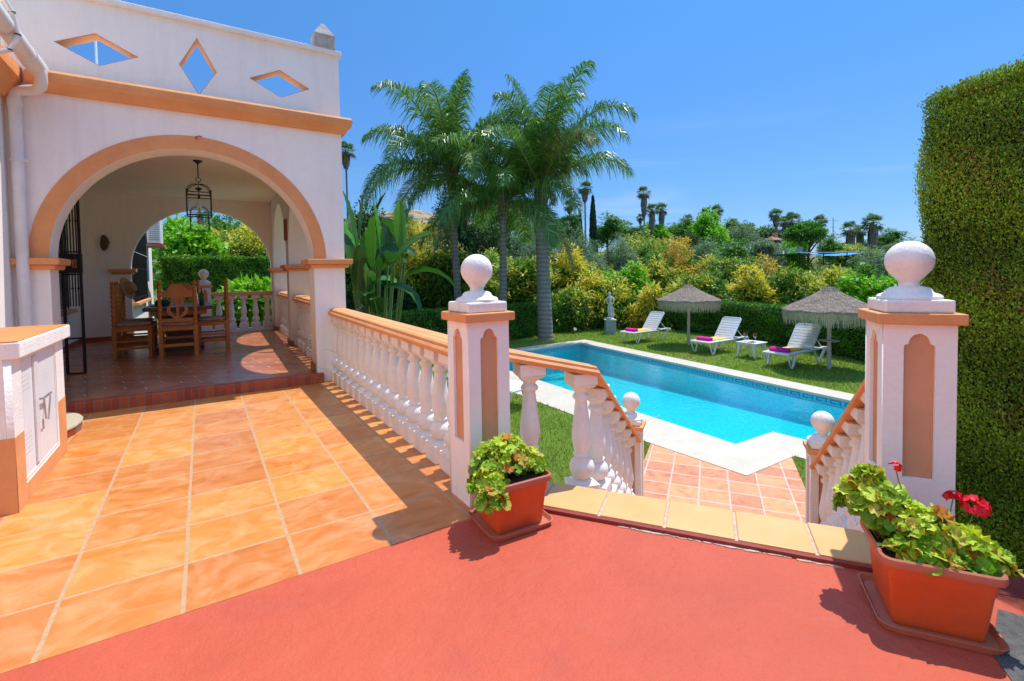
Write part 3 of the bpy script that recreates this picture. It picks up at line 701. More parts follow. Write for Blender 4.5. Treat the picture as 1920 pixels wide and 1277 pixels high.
q = g0+gd*.45; mb = MB(); mb.box((q.x-.13, q.y-.012, 1.72), (q.x+.14, q.y+.012, 2.02)); mb.build('lock_plate', IRON, gt)
mb = MB(); mb.box((q.x+.02, q.y-.02, 1.80), (q.x+.09, q.y-.012, 1.93)); mb.build('house_badge', painted('badge_clay', (.55, .22, .10), (.4, .14, .06)), gt)
mb = MB(); mb.tube([(q.x+.04, q.y-.022, 1.89), (q.x+.07, q.y-.022, 1.89), (q.x+.07, q.y-.022, 1.865), (q.x+.04, q.y-.022, 1.865), (q.x+.04, q.y-.022, 1.835), (q.x+.07, q.y-.022, 1.835)], .003, 4)
mb.build('badge_mark', BLACK, gt)

# lanterns
def lantern(y, label, s=1.0):
    z0 = 3.70; t = thing('hanging_lantern', label, 'lantern', (0, y, z0), 0, 'iron lanterns under the porch ceiling')
    m = MB(); m.lathe([(.075, 0), (.07, -.015), (.02, -.055), (.012, -.07)], (0, 0, 0), 14); Lp(m, 'ceiling_rose', IRON, t, smooth=True)
    m = MB(); m.tube([(0, 0, -.06), (0, 0, -.30)], .010, 6)
    m.tube([(.0+.04*math.cos(a), 0, -.34+.04*math.sin(a)) for a in [k*PI/6 for k in range(13)]], .007, 5, caps=False); m.tube([(0, 0, -.38), (0, 0, -.56)], .007, 5); Lp(m, 'chain', IRON, t)
    m = MB(); hw = .18; zt, zb = -.58, -.98
    for a in range(4):
        ca, sa = math.cos(a*PI/2+PI/4), math.sin(a*PI/2+PI/4)
        pts = []
        for k in range(9):
            th = k/8*PI/2; rr = hw*1.414*math.sin(th)*.86+.02; pts.append((rr*ca, rr*sa, -.42-.14*(1-math.cos(th))))
        pts += [(hw*1.414*ca*1.02, hw*1.414*sa*1.02, -.555), (hw*1.414*ca*1.06, hw*1.414*sa*1.06, -.54)]
        m.tube(pts, .008, 5); m.tube([(hw*1.414*ca, hw*1.414*sa, zt+.04), (hw*1.414*ca, hw*1.414*sa, zb)], .010, 5)
    for z in (zt, zt-.06, zb):
        pts = [(sx*hw, sy*hw, z) for sx, sy in ((-1, -1), (1, -1), (1, 1), (-1, 1), (-1, -1))]
        for k in range(4): m.tube(pts[k:k+2], .009, 5)
    Lp(m, 'cage', IRON, t)
    m = MB()
    for sx, sy in ((0, -1), (0, 1)): m.box((-hw+.01, sy*(hw-.006)-.0015, zb+.01), (hw-.01, sy*(hw-.006)+.0015, zt-.065))
    for sx in (-1, 1): m.box((sx*(hw-.006)-.0015, -hw+.01, zb+.01), (sx*(hw-.006)+.0015, hw-.01, zt-.065))
    Lp(m, 'pane', GLASS, t)
    m = MB(); m.lathe([(.02, 0), (.022, -.05), (.018, -.06)], (0, 0, -.62), 10); Lp(m, 'lamp_holder', IRON, t)
    m = MB(); m.lathe([(.018, 0), (.03, -.03), (.055, -.09), (.05, -.13), (.025, -.155)], (0, 0, -.68), 12); Lp(m, 'bulb', PLASTIC, t, smooth=True)
    return t
l1 = lantern(10.2, 'black iron lantern hanging nearest the front porch arch')
l2 = copy_tree(l1, (0.0, 13.3, 3.70), label='black iron lantern hanging farther back, seen below the other', group='iron lanterns under the porch ceiling')

# ------------------------------------------------------------------ meter cabinet
cab = thing('masonry_cabinet', 'white masonry cabinet with terracotta top and metal side door', 'cabinet', (-1.45, 5.3, 0))
slab([(4.6, 0), (6.03, 0), (6.03, 1.07), (4.6, 1.07)], [[(4.80, .135), (5.76, .135), (5.76, 1.04), (4.80, 1.04)]], .04, (-1.155, 0, 0), Y3, Z3, 'side_wall', WHITE_AGED, cab)
MB().box((-1.799, 4.6, 0), (-1.156, 4.64, 1.07)).build('front_wall', WHITE_AGED, cab); MB().box((-1.799, 5.99, 0), (-1.156, 6.03, 1.07)).build('back_wall', WHITE_AGED, cab)
mb = MB(); mb.box((-1.80, 4.597, 0), (-1.1125, 4.5995, .525)); mb.build('painted_base', ORANGE, cab)
slab([(4.597, 0), (6.032, 0), (6.032, .52), (5.762, .52), (5.762, .133), (4.798, .133), (4.798, .525), (4.597, .525)], [], .0025, (-1.1149, 0, 0), Y3, Z3, 'painted_base', ORANGE, cab)
mb = MB(); mb.box((-1.80, 4.585, 1.07), (-1.065, 6.08, 1.185)); mb.build('top_slab', WHITE_AGED, cab, bevel=.01)
MB().box((-1.80, 4.59, 1.186), (-1.075, 6.07, 1.192)).build('tile_top', SLABT, cab)
dr = MB(); dr.box((-1.145, 4.83, .165), (-1.125, 5.13, 1.03)); dr.box((-1.145, 5.135, .165), (-1.122, 5.73, 1.03)); dr_o = dr.build('door', painted('door_enamel', (.80, .79, .77), (.74, .73, .71), .4, 4, .05, 30, .06), cab, bevel=.006)
mb = MB()
for a_, b_ in (((4.80, .135), (5.76, .165)), ((4.80, 1.03), (5.76, 1.04)), ((4.80, .165), (4.83, 1.03)), ((5.73, .165), (5.76, 1.03))): mb.box((-1.15, a_[0], a_[1]), (-1.119, b_[0], b_[1]))
mb.build('door_frame', PVC, dr_o)
mb = MB(); mb.box((-1.125, 5.10, .19), (-1.110, 5.19, 1.02)); mb.build('door_stile', PVC, dr_o, bevel=.004)
mb = MB()
for yy in (4.93, 5.40):
    for i in range(4):
        for j in range(5):
            for zc in (.80, .33): mb.lathe([(.0035, 0), (.0035, .002)], (0, 0, 0), 6, M=Matrix.Translation((-1.1235, yy+i*.045-.06, zc+j*.035)) @ Matrix.Rotation(PI/2, 4, 'Y'))
mb.build('vent_hole', GREYW, dr_o)
mb = MB(); mb.tube([(-1.115, 5.20, .67), (-1.09, 5.20, .67), (-1.08, 5.38, .68)], .010, 8); mb.tube([(-1.09, 5.22, .66), (-1.085, 5.23, .50), (-1.085, 5.30, .48), (-1.08, 5.36, .66)], .006, 6); mb.tube([(-1.10, 5.22, .50), (-1.10, 5.22, .42)], .006, 6)
mb.build('handle', painted('zinc', (.55, .53, .5), (.4, .38, .36), .4, 8, .1, 60, .1, .003, .5, .8), dr_o, smooth=True)
pst = MB(); pst.prism([(-1.56+.42*math.cos(a), 6.80+.62*math.sin(a)) for a in [(-.5+k/10)*PI*.98 for k in range(11)]], .0, .07); dst = thing('doorstep', 'low rounded step with pebbled top beside the white cabinet', 'step', (-1.1, 6.5, 0))
pst.build('brick_edge', BRICK, dst, bevel=.01)
MB().prism([(-1.56+.43*math.cos(a), 6.80+.63*math.sin(a)) for a in [(-.5+k/10)*PI*.98 for k in range(11)]], .071, .10).build('pebble_top', painted('pebble_dash', (.52, .44, .30), (.36, .30, .2), .9, 40, .8, 90, .4), dst, bevel=.01)

# ------------------------------------------------------------------ balusters and balustrades
BPROF = [(.050, .165), (.052, .18), (.075, .20), (.095, .235), (.10, .27), (.088, .305), (.062, .33), (.052, .342), (.068, .352), (.070, .362), (.055, .372), (.068, .42), (.078, .47), (.076, .52), (.066, .60), (.055, .68), (.047, .745), (.045, .765), (.062, .775), (.068, .79), (.060, .805), (.046, .815), (.046, .828), (.058, .838), (.072, .85), (.085, .865)]
def baluster_mesh(h=.97, wbase=.21, wtop=.20):
    k = h/.97; m = MB()
    m.frustum((0, 0), wbase, wbase, 0, wbase, wbase, .155*k); m.frustum((0, 0), wbase-.02, wbase-.02, .1555*k, .12, .12, .178*k)
    m.lathe([(r, z*k) for r, z in BPROF], n=18)
    m.frustum((0, 0), .15, .15, .862*k, wtop, wtop, .885*k); m.frustum((0, 0), wtop, wtop, .8855*k, wtop, wtop, h)
    return m
def baluster(parent, loc, rz, h, cache={}):
    key = round(h, 3)
    if key not in cache:
        o = baluster_mesh(h).build('baluster', WHITE_AGED, None, smooth=True, bevel=.005, seg=1); cache[key] = o.data; first = o
    else:
        first = bpy.data.objects.new('baluster', cache[key]); col.objects.link(first)
        b = first.modifiers.new('bevel', 'BEVEL'); b.width = .005; b.segments = 1; b.limit_method = 'ANGLE'; b.angle_limit = math.radians(40)
    first.rotation_euler = (0, 0, rz); first.location = loc
    first.parent = parent; first.matrix_parent_inverse = parent.matrix_basis.inverted()
    return first
RAIL = [(-.145, 0), (.145, 0), (.15, .01), (.15, .035), (.135, .052), (.125, .056), (.12, .078), (.10, .092), (.045, .094), (.035, .100), (-.035, .100), (-.045, .094), (-.10, .092), (-.12, .078), (-.125, .056), (-.135, .052), (-.15, .035), (-.15, .01)]
def rail(parent, pts, m=ORANGE, k=1.0):
    return MB().sweep(pts, [(a*k, b*k) for a, b in RAIL]).build('handrail', m, parent)
t = thing('balustrade', 'long straight white balustrade with orange handrail along the tiled terrace', 'balustrade', (1.72, 5.4, 0), 0, 'white balustrades')
rail(t, [(1.72, 3.16, .965), (1.745, 7.66, 1.02)])
for k in range(15):
    y = 3.50+k*.298; h = .965+.055*(y-3.16)/4.5
    baluster(t, (1.70+.0045*(y-3.2), y, 0), 0, round(h, 2))
MB().box((1.60, 3.155, 0), (1.81, 3.36, .26)).build('end_block', WHITE_AGED, t, bevel=.01)
MB().box((1.60, 3.155, .26), (1.80, 3.24, .965)).build('end_post', WHITE_AGED, t, bevel=.01)
for u0, u1, lab in ((8.05, 11.13, 'white balustrade under the nearer side arch of the porch'), (11.55, 14.63, 'white balustrade under the farther side arch of the porch')):
    p, q = aP(u0, .2), aP(u1, .2); t = thing('balustrade', lab, 'balustrade', (p.x, p.y, .14), 0, 'white balustrades')
    rail(t, [(p.x, p.y, 1.12), (q.x, q.y, 1.12)])
    MB().prism([tuple(aP(u0-.0, .1)[:2]), tuple(aP(u1, .1)[:2]), tuple(aP(u1, .3)[:2]), tuple(aP(u0, .3)[:2])], -.2, .139).build('plinth', WHITE, t)
    for k in range(11):
        c = aP(u0+.10+k*.288, .2); baluster(t, (c.x, c.y, .14), -.033, .98)
t = thing('balustrade', 'white balustrade with orange rail closing the far end of the porch', 'balustrade', (.9, 15.1, .14), 0, 'white balustrades')
rail(t, [(.18, 15.1, 1.13), (1.66, 15.1, 1.13)]); MB().box((.18, 15.0, -.2), (1.66, 15.2, .22)).build('plinth', WHITE, t)
for k in range(5): baluster(t, (.36+k*.29, 15.1, .22), 0, .91)

def finial_prof(R, zc, z0):
    k = (zc-z0)/(1.93*R)
    pr = [(R*1.30, z0)]+[(R*a, zc-R*b*k) for a, b in ((1.33, 1.88), (1.32, 1.80), (1.22, 1.70), (1.0, 1.62), (.93, 1.55), (.90, 1.46), (.78, 1.36), (.56, 1.30), (.44, 1.27), (.415, 1.18), (.43, 1.08), (.50, .96))]
    for q in range(6, 19):
        th = PI*q/18; pr.append((R*math.sin(th), zc-R*math.cos(th)))
    return pr
def pier(label, c, rz, z0, zs, wid, zc, R, recess=(.35, .95), grp='ball topped gate piers'):
    """shaft with ogee headed recess on each face, orange cap, white plinth, ball finial"""
    t = thing('gate_pier', label, 'pier', (c[0], c[1], z0), rz, grp)
    H = zs-z0; d = .02; w_ = wid/2
    m = MB(); m.box((-w_+d, -w_+d, 0), (w_-d, w_-d, H-.002)); Lp(m, 'recess_panel', PANEL, t)
    a, b = wid*.5*.43, recess
    hz0, hz1 = b[0]*H, b[1]*H
    def hole(sx=1):
        z1 = hz1-a*.8
        h = [(-a, hz0), (a, hz0), (a, z1-.01), (a*.96, z1+.006), (a*.72, z1+.012)]
        h += [(a*.66*math.cos(th), z1+.02+a*.72*math.sin(th)) for th in [k*PI/10 for k in range(1, 10)]]
        h += [(-a*.72, z1+.012), (-a*.96, z1+.006), (-a, z1-.01)]
        return h
    for k in range(4):
        hw = w_ if k % 2 == 0 else w_-d
        o = slab([(-hw, 0), (hw, 0), (hw, H), (-hw, H)], [hole()], d-.001, (0, -w_+d-.001, 0), X3, Z3, 'shaft_face', WHITE_AGED if zs < .5 else WHITE)
        o.data.transform(Matrix.Rotation(k*PI/2, 4, 'Z')); loc_parent(o, t)
    k = wid/.33
    m = MB(); m.box((-w_-.035*k, -w_-.035*k, H+.0005), (w_+.035*k, w_+.035*k, H+.062*k)); Lp(m, 'cap', ORANGE, t, bevel=.008)
    m = MB(); m.box((-w_*.97, -w_*.97, H+.0625*k), (w_*.97, w_*.97, H+.135*k)); Lp(m, 'plinth', WHITE_AGED, t, bevel=.012)
    z1 = H+.1355*k; m = MB()
    m.lathe(finial_prof(R, zc-z0, z1), n=32); Lp(m, 'ball_finial', WHITE_AGED, t, smooth=True)
    return t
pier('tall white gate pier behind the smaller flower pot, at the end of the terrace balustrade', (1.654, 3.014), 0, -.02, 1.275, .325, 1.632, .114)
P0 = Vector((3.176, 1.098, 0)); pc_ = P0+ev*.163+sv*.163
foot = MB().box((-.16, -.16, LW), (.16, .16, -.022)).build('pier_footing', WHITE)
foot.location = pc_; foot.rotation_euler = (0, 0, ANG_S); struct(foot)
pier('tall white gate pier beside the clipped hedge, behind the red geraniums', pc_, ANG_S, -.02, 1.29, .325, 1.640, .114)
LLc, LRc = Vector((4.06, 3.80, 0)), Vector((5.02, 2.22, 0))
pier('small lower ball topped pier at the left foot of the steps, beside the lawn', LLc, ANG_S, LW, -.165, .24, .130, .100, (.1, .93), 'lower stair piers')
pier('small lower pier at the foot of the steps nearest the clipped hedge', LRc, ANG_S, LW, -.175, .24, .118, .100, (.1, .93), 'lower stair piers')
pier('small white ball topped pier at the back of the porch behind the table', (.04, 15.1), 0, -.05, 1.36, .30, 1.73, .12, (.7, .95), 'porch piers')

# stair balustrades
Bp = Vector((2.52, 2.82, 0))
t = thing('stair_balustrade', 'white stair balustrade bending down beside the lawn with an orange rail', 'balustrade', (2.5, 2.8, 0), 0, 'stair balustrades')
pe = LLc-sv*.12
path = [(1.80, 3.03, .985), (Bp.x, Bp.y, .80), (pe.x, pe.y, -.295)]
rail(t, path, ORANGE, .85)
def zr(u):  # rail height along the descending part
    return .80+(-.295-.80)*u
MB().sweep([(1.80, 3.03, -.12), (Bp.x, Bp.y, -.24), (pe.x, pe.y, LW-.03)], [(-.13, -.5), (.13, -.5), (.13, .03), (-.13, .03)]).build('stringer', WHITE, t)
for f in (.36, .93):
    x, y = 1.80+(Bp.x-1.80)*f, 3.03+(Bp.y-3.03)*f; zt = .985+(.80-.985)*f
    baluster(t, (x, y, zt-1.03+.01), math.atan2(Bp.y-3.03, Bp.x-1.80), 1.03)
for k in range(6):
    u = .155+k*.145; p = Bp+(pe-Bp)*u; z = zr(u)
    baluster(t, (p.x, p.y, z-.97+.02), math.atan2(sv.y, sv.x), .97)
t = thing('stair_balustrade', 'white stair balustrade behind the red geraniums with an orange rail', 'balustrade', (4, 1.6, 0), 0, 'stair balustrades')
a0 = pc_+sv*.15-ev*.03; a1 = LRc-sv*.12
rail(t, [(a0.x, a0.y, .91), (a1.x, a1.y, -.32)], ORANGE, .85)
MB().sweep([(a0.x, a0.y, .0), (a1.x, a1.y, LW-.05)], [(-.13, -.5), (.13, -.5), (.13, .03), (-.13, .03)]).build('stringer', WHITE, t)
for k in range(7):
    u = .10+k*.135; p = a0+(a1-a0)*u; z = .91-1.23*u
    baluster(t, (p.x, p.y, z-.93+.02), math.atan2(sv.y, sv.x), .93)

# ------------------------------------------------------------------ flower pots and geraniums
def rrect(a, b, r, n=4):
    out = []
    for sx, sy, q in ((1, 1, 0), (-1, 1, 1), (-1, -1, 2), (1, -1, 3)):
        for k in range(n+1):
            th = q*PI/2+k/n*PI/2; out.append((sx*(a/2-r)+r*math.cos(th), sy*(b/2-r)+r*math.sin(th)))
    return out
def loft(m, rings):
    n = len(rings[0][0]); vs = [(x, y, z) for poly, z in rings for x, y in poly]
    fs = [(i*n+k, i*n+(k+1) % n, (i+1)*n+(k+1) % n, (i+1)*n+k) for i in range(len(rings)-1) for k in range(n)]
    fs.append(tuple(range(n-1, -1, -1))); fs.append(tuple((len(rings)-1)*n+k for k in range(n)))
    return m.add(vs, fs)
def pot(label, c, rz):
    t = thing('flower_pot', label, 'flower pot', (c[0], c[1], 0), rz, 'terracotta coloured pots')
    m = MB(); loft(m, [(rrect(.42, .38, .05), .003), (rrect(.445, .405, .055), .032), (rrect(.45, .41, .055), .036), (rrect(.437, .397, .05), .037), (rrect(.405, .365, .05), .014)]); Lp(m, 'saucer', RIMD, t, smooth=True)
    m = MB(); loft(m, [(rrect(.315, .285, .02), .0145), (rrect(.325, .295, .022), .03), (rrect(.365, .335, .025), .225), (rrect(.375, .345, .025), .232), (rrect(.385, .36, .03), .292), (rrect(.36, .33, .03), .293)]); Lp(m, 'pot_body', POT, t, smooth=True)
    m = MB(); loft(m, [(rrect(.385, .36, .03), .2925), (rrect(.425, .395, .04), .295), (rrect(.435, .405, .045), .310), (rrect(.43, .40, .045), .328), (rrect(.415, .385, .04), .335), (rrect(.40, .37, .035), .330), (rrect(.385, .355, .03), .30)]); Lp(m, 'rim', RIMD, t, smooth=True)
    m = MB(); loft(m, [(rrect(.382, .352, .03), .285), (rrect(.38, .35, .03), .306), (rrect(.2, .18, .03), .318)]); Lp(m, 'soil', SOIL, t, smooth='all')
    return t
cL, cR = (1.625, 2.575), (2.745, .775)
pot('terracotta coloured pot on a saucer in front of the pier nearer the house', cL, -.06)
pot('terracotta coloured pot on a saucer standing beside the clipped hedge', cR, ANG_S-.02)
def ruffled_leaf(nseg=16):
    """lobed, pleated round leaf: ring fan with scalloped rim"""
    vs = [(0, 0, 0)]
    for ring, rr in ((1, .5), (2, 1.0)):
        for k in range(nseg):
            a = .35+k/(nseg-1)*(2*PI-.7); lob = 1+(.13*abs(math.sin(3.5*a)) if ring == 2 else 0)-(.08 if (ring == 2 and k % 2) else 0)
            r = rr*lob; z = .16*rr*rr+(.20*math.cos(7*a)*rr if ring == 2 else 0)
            vs.append((r*math.cos(a), r*math.sin(a), z))
    fs = [(0, 1+k, 2+k) for k in range(nseg-1)]; n = nseg
    fs4 = [(1+k, 1+n+k, 2+n+k, 2+k) for k in range(nseg-1)]
    return vs, fs+fs4
RV, RF = ruffled_leaf()
def geranium(label, c, rz, spans, nleaf, seed, blooms, group):
    R_ = random.Random(seed); t = thing('geranium_plant', label, 'plant', (c[0], c[1], .30), rz, group)
    lf = MB(); stems = MB()
    for i in range(nleaf):
        sp = R_.choices(spans, [s[6] for s in spans])[0]
        th, ph = R_.uniform(0, 2*PI), math.acos(R_.uniform(-.15, 1)); rr = R_.uniform(.55, 1.0)
        d = Vector((math.sin(ph)*math.cos(th), math.sin(ph)*math.sin(th), math.cos(ph)))
        p = Vector((sp[0]+d.x*sp[3]*rr, sp[1]+d.y*sp[4]*rr, sp[2]+d.z*sp[5]*rr))
        nrm = (d*.8+Vector((R_.uniform(-.5, .5), R_.uniform(-.5, .5), R_.uniform(.1, .9)))).normalized()
        q = nrm.to_track_quat('Z', 'Y').to_matrix() @ Matrix.Rotation(R_.uniform(0, 2*PI), 3, 'Z')
        s = R_.uniform(.022, .046)*(1.0 if rr > .7 else 1.1); cup = R_.uniform(.2, 2.2)
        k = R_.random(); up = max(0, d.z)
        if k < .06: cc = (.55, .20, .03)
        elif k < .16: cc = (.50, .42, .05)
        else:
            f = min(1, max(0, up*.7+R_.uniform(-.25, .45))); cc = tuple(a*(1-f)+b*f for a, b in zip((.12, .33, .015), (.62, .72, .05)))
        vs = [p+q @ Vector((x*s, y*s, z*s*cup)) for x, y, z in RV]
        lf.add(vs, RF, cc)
        if R_.random() < .5:
            b0 = Vector((sp[0]*.5+R_.uniform(-.05, .05), sp[1]*.5+R_.uniform(-.05, .05), .0)); mid = (b0+p)/2+Vector((0, 0, .03))
            stems.tube([b0, mid, p], [.005, .0035, .0022], 5)
    Lp(lf, 'foliage', L1, t); Lp(stems, 'stem', painted('geranium_stem', (.20, .17, .05), (.22, .10, .04)), t, smooth=True)
    for (x, y, z, r, n) in blooms:
        fl = MB(); fs_ = MB(); fs_.tube([(x*.6, y*.6, z-.16), (x*.9, y*.9, z-.06), (x, y, z)], .003, 5)
        for i in range(n):
            th, ph = R_.uniform(0, 2*PI), math.acos(R_.uniform(-.2, 1)); d = Vector((math.sin(ph)*math.cos(th), math.sin(ph)*math.sin(th), math.cos(ph)))
            p = Vector((x, y, z))+d*r; q = (d+Vector((R_.uniform(-.4, .4),)*3)).normalized().to_track_quat('Z', 'Y').to_matrix()
            for k in range(5):
                a = k*2*PI/5; u_ = q @ Vector((math.cos(a), math.sin(a), .15)); v_ = q @ Vector((-math.sin(a), math.cos(a), 0)); ss = .017
                fl.add([p, p+u_*ss*.6+v_*ss*.5, p+u_*ss*1.15, p+u_*ss*.6-v_*ss*.5], [(0, 1, 2, 3)])
        fo = Lp(fl, 'flower_head', PETAL, t); Lp(fs_, 'flower_stalk', L2 if False else painted('stalk_green', (.18, .26, .04), (.14, .2, .03)), t)
    return t
geranium('bushy leafy geranium without flowers filling the smaller looking pot', cL, -.06,
         [(-.02, .04, .08, .22, .19, .16, 3.2), (-.18, -.07, .00, .12, .14, .11, 1.1), (.12, .0, .06, .11, .14, .10, .9), (-.21, -.16, -.04, .09, .09, .10, .8)], 470, 3, [], 'potted geraniums')
geranium('sprawling geranium with red blooms in the pot beside the clipped hedge', cR, ANG_S-.02,
         [(-.16, .10, .12, .13, .14, .14, 1.6), (-.02, .02, .08, .14, .15, .13, 1.4), (.13, .02, .03, .13, .16, .09, 1.6), (-.26, .12, .12, .07, .08, .12, .6), (-.19, .14, .26, .05, .05, .05, .35), (-.02, -.10, .03, .16, .08, .06, 1.0), (.18, -.06, .02, .09, .10, .07, .8)], 560, 5,
         [(.235, .17, .165, .050, 46), (.16, .19, .19, .03, 16), (-.09, .10, .34, .018, 6)], 'potted geraniums')

# ------------------------------------------------------------------ dining set on the porch
def turned(m, x, y, z0, z1, r, tw=0):
    """turned post with beads"""
    n = 9; h = (z1-z0)/n; pr = [(r*.9, z0)]
    for k in range(n):
        z = z0+k*h; pr += [(r*.75, z+h*.08), (r*1.05, z+h*.35), (r*1.1, z+h*.55), (r*.75, z+h*.9)]
    pr += [(r*.6, z1), (r*1.0, z1+.02), (r*1.05, z1+.05), (r*.5, z1+.075)]
    return m.lathe(pr, (x, y, 0), 10)
def make_chair(label):
    """carved high-backed chair; its back is on the -y side, seat runs to +y"""
    t = thing('dining_chair', label, 'chair', (0, 0, .14), 0, 'carved wooden dining chairs'); w_ = .27; dpt = .52
    for sx in (-1, 1):
        m = MB(); m.frustum((sx*w_, 0), .06, .06, 0, .065, .065, .60); turned(m, sx*w_, 0, .60, 1.36, .034); Lp(m, 'back_post', WOOD, t, smooth=True)
        m = MB(); m.frustum((sx*w_, dpt), .055, .055, 0, .065, .065, .56); Lp(m, 'leg', WOOD, t, bevel=.006)
    m = MB(); m.box((-w_-.035, -.02, .50), (w_+.035, dpt+.04, .565)); m.box((-w_, -.02, .565), (w_, dpt+.03, .59)); Lp(m, 'seat', WOOD, t, bevel=.008)
    m = MB(); loft(m, [(rrect(.50, .48, .08), .592), (rrect(.55, .52, .1), .615), (rrect(.55, .52, .1), .635), (rrect(.46, .44, .08), .655)]); c = Lp(m, 'cushion', CUSH, t, smooth='all'); c.data.transform(Matrix.Translation((0, .26, 0)))
    m = MB()
    for sx in (-1, 1): m.box((sx*w_-.018, .03, .16), (sx*w_+.018, dpt-.03, .21)); m.box((sx*w_-.015, .03, .30), (sx*w_+.015, dpt-.03, .335))
    m.box((-w_+.03, -.018, .20), (w_-.03, .018, .26)); m.box((-w_+.03, dpt-.015, .30), (w_-.03, dpt+.015, .35)); Lp(m, 'stretcher', WOOD, t, bevel=.004)
    # carved crest and lower rail and lyre splat
    crest = [(-w_+.03, 1.13), (-.10, 1.12), (0, 1.09), (.10, 1.12), (w_-.03, 1.13), (w_-.03, 1.24), (.20, 1.26), (.16, 1.24), (.13, 1.31), (.07, 1.365), (0, 1.375), (-.07, 1.365), (-.13, 1.31), (-.16, 1.24), (-.20, 1.26), (-w_+.03, 1.24)]
    o = slab(crest, [], .035, (0, .0175, 0), X3, Z3, 'crest_rail', WOOD, None, .006); loc_parent(o, t)
    m = MB(); m.box((-w_+.03, -.018, .66), (w_-.03, .018, .73)); Lp(m, 'lower_rail', WOOD, t, bevel=.006)
    lyre = [(-.05, .73), (.05, .73), (.12, .79), (.165, .86), (.16, .93), (.11, .99), (.085, 1.04), (.11, 1.14), (.065, 1.14), (.045, 1.04), (.07, .98), (.11, .92), (.11, .87), (.07, .81), (.022, .76), (.022, .98), (.045, 1.13), (-.045, 1.13), (-.022, .98), (-.022, .76), (-.07, .81), (-.11, .87), (-.11, .92), (-.07, .98), (-.045, 1.04), (-.065, 1.14), (-.11, 1.14), (-.085, 1.04), (-.11, .99), (-.16, .93), (-.165, .86), (-.12, .79)]
    o = slab(lyre, [], .025, (0, .012, 0), X3, Z3, 'lyre_splat', WOOD, None, .004); loc_parent(o, t)
    return t
c0 = make_chair('carved wooden chair turned with its lyre back towards the viewer in front of the table'); c0.location = (-.40, 10.86, .14)
G = 'carved wooden dining chairs'
copy_tree(c0, (-1.38, 11.55, .14), -PI/2, label='nearer of the two carved wooden chairs along the left side of the table', group=G)
copy_tree(c0, (-1.40, 12.45, .14), -PI/2-.05, label='carved wooden chair with a straw hat hung on its post, left side of the table', group=G)
copy_tree(c0, (.42, 11.9, .14), PI/2, label='carved wooden chair seen side on at the right of the table', group=G)
copy_tree(c0, (-.35, 14.0, .14), PI, label='carved wooden chair across the table, mostly hidden behind the front chair', group=G)
tb = thing('dining_table', 'heavy rustic wooden table on carved trestle legs under the porch lanterns', 'table', (-.42, 12.35, .14))
MB().box((-.98, 11.5, .98), (.16, 13.3, 1.05)).build('table_top', TWOOD, tb, bevel=.012)
MB().box((-.88, 11.6, .88), (.06, 13.2, .979)).build('apron', WOOD, tb, bevel=.008)
for y in (11.9, 12.9):
    o = slab([(-.42, .14), (.42, .14), (.42, .22), (.30, .26), (.20, .40), (.26, .55), (.20, .70), (.34, .80), (.38, .88), (-.38, .88), (-.34, .80), (-.20, .70), (-.26, .55), (-.20, .40), (-.30, .26), (-.42, .22)], [], .09, (-.42, y+.045, 0), X3, Z3, 'trestle', TWOOD, tb, .01)
MB().box((-.47, 11.946, .36), (-.37, 12.854, .46)).build('stretcher', TWOOD, tb)
def bottle(name, label, x, y, m_, h=.30, r=.038, capm=None, cat='bottle'):
    t = thing(name, label, cat, (x, y, 1.051)); m = MB()
    m.lathe([(r*.9, 0), (r, .01), (r, h*.55), (r*.8, h*.66), (r*.34, h*.76), (r*.32, h*.97), (r*.4, h)], n=14); Lp(m, 'glass_body', m_, t, smooth=True)
    m = MB(); m.lathe([(r*.40, h*.93), (r*.42, h*1.01), (r*.1, h*1.015)], n=12); Lp(m, 'cap', capm or PETAL, t); return t
bottle('wine_bottle', 'dark wine bottle with a red top on the dining table', -.02, 12.0, BOTTLE, .36, .045)
bottle('water_bottle', 'pale glass bottle between the chairs on the dining table', -.12, 12.5, GLASS, .34, .04, PLASTIC)
def goblet(label, x, y, z, wine, grp=None, s=1.0):
    t = thing('wine_glass', label, 'glass', (x, y, z), 0, grp); m = MB()
    m.lathe([(.035*s, 0), (.034*s, .003), (.006*s, .010), (.005*s, .09*s), (.02*s, .105*s), (.040*s, .14*s), (.042*s, .17*s), (.034*s, .215*s), (.032*s, .215*s), (.039*s, .17*s), (.037*s, .142*s), (.018*s, .112*s), (.0, .108*s)], n=16); Lp(m, 'glass_body', GLASS, t, smooth=True)
    if wine: m = MB(); m.lathe([(.0, .109*s), (.017*s, .113*s), (.035*s, .143*s), (.036*s, .165*s), (0, .166*s)], n=14); Lp(m, 'wine', WINE, t, smooth=True)
    return t
goblet('stemmed glass on the dining table behind the front chair', -.50, 11.75, 1.051, False)
hb = thing('black_hat', 'black wide brimmed hat lying on the left end of the dining table', 'hat', (-.70, 12.2, 1.051))
m = MB(); m.lathe([(.20, 0), (.205, .012), (.13, .02), (.125, .09), (.10, .125), (.03, .135)], n=24); Lp(m, 'crown', BLACK, hb, smooth=True)
hh_ = MB(); q = Matrix.Translation((-1.33, 12.95-.25, 1.42)) @ Matrix.Rotation(1.25, 4, 'Y') @ Matrix.Rotation(.3, 4, 'X')
hh_.lathe([(.24, .03), (.235, .02), (.13, 0), (.125, .10), (.10, .15), (.03, .16)], n=24, M=q)
tag(hh_.build('straw_hat', STRAWH, smooth=True), 'brown straw hat hanging from the back of a left hand dining chair', 'hat')

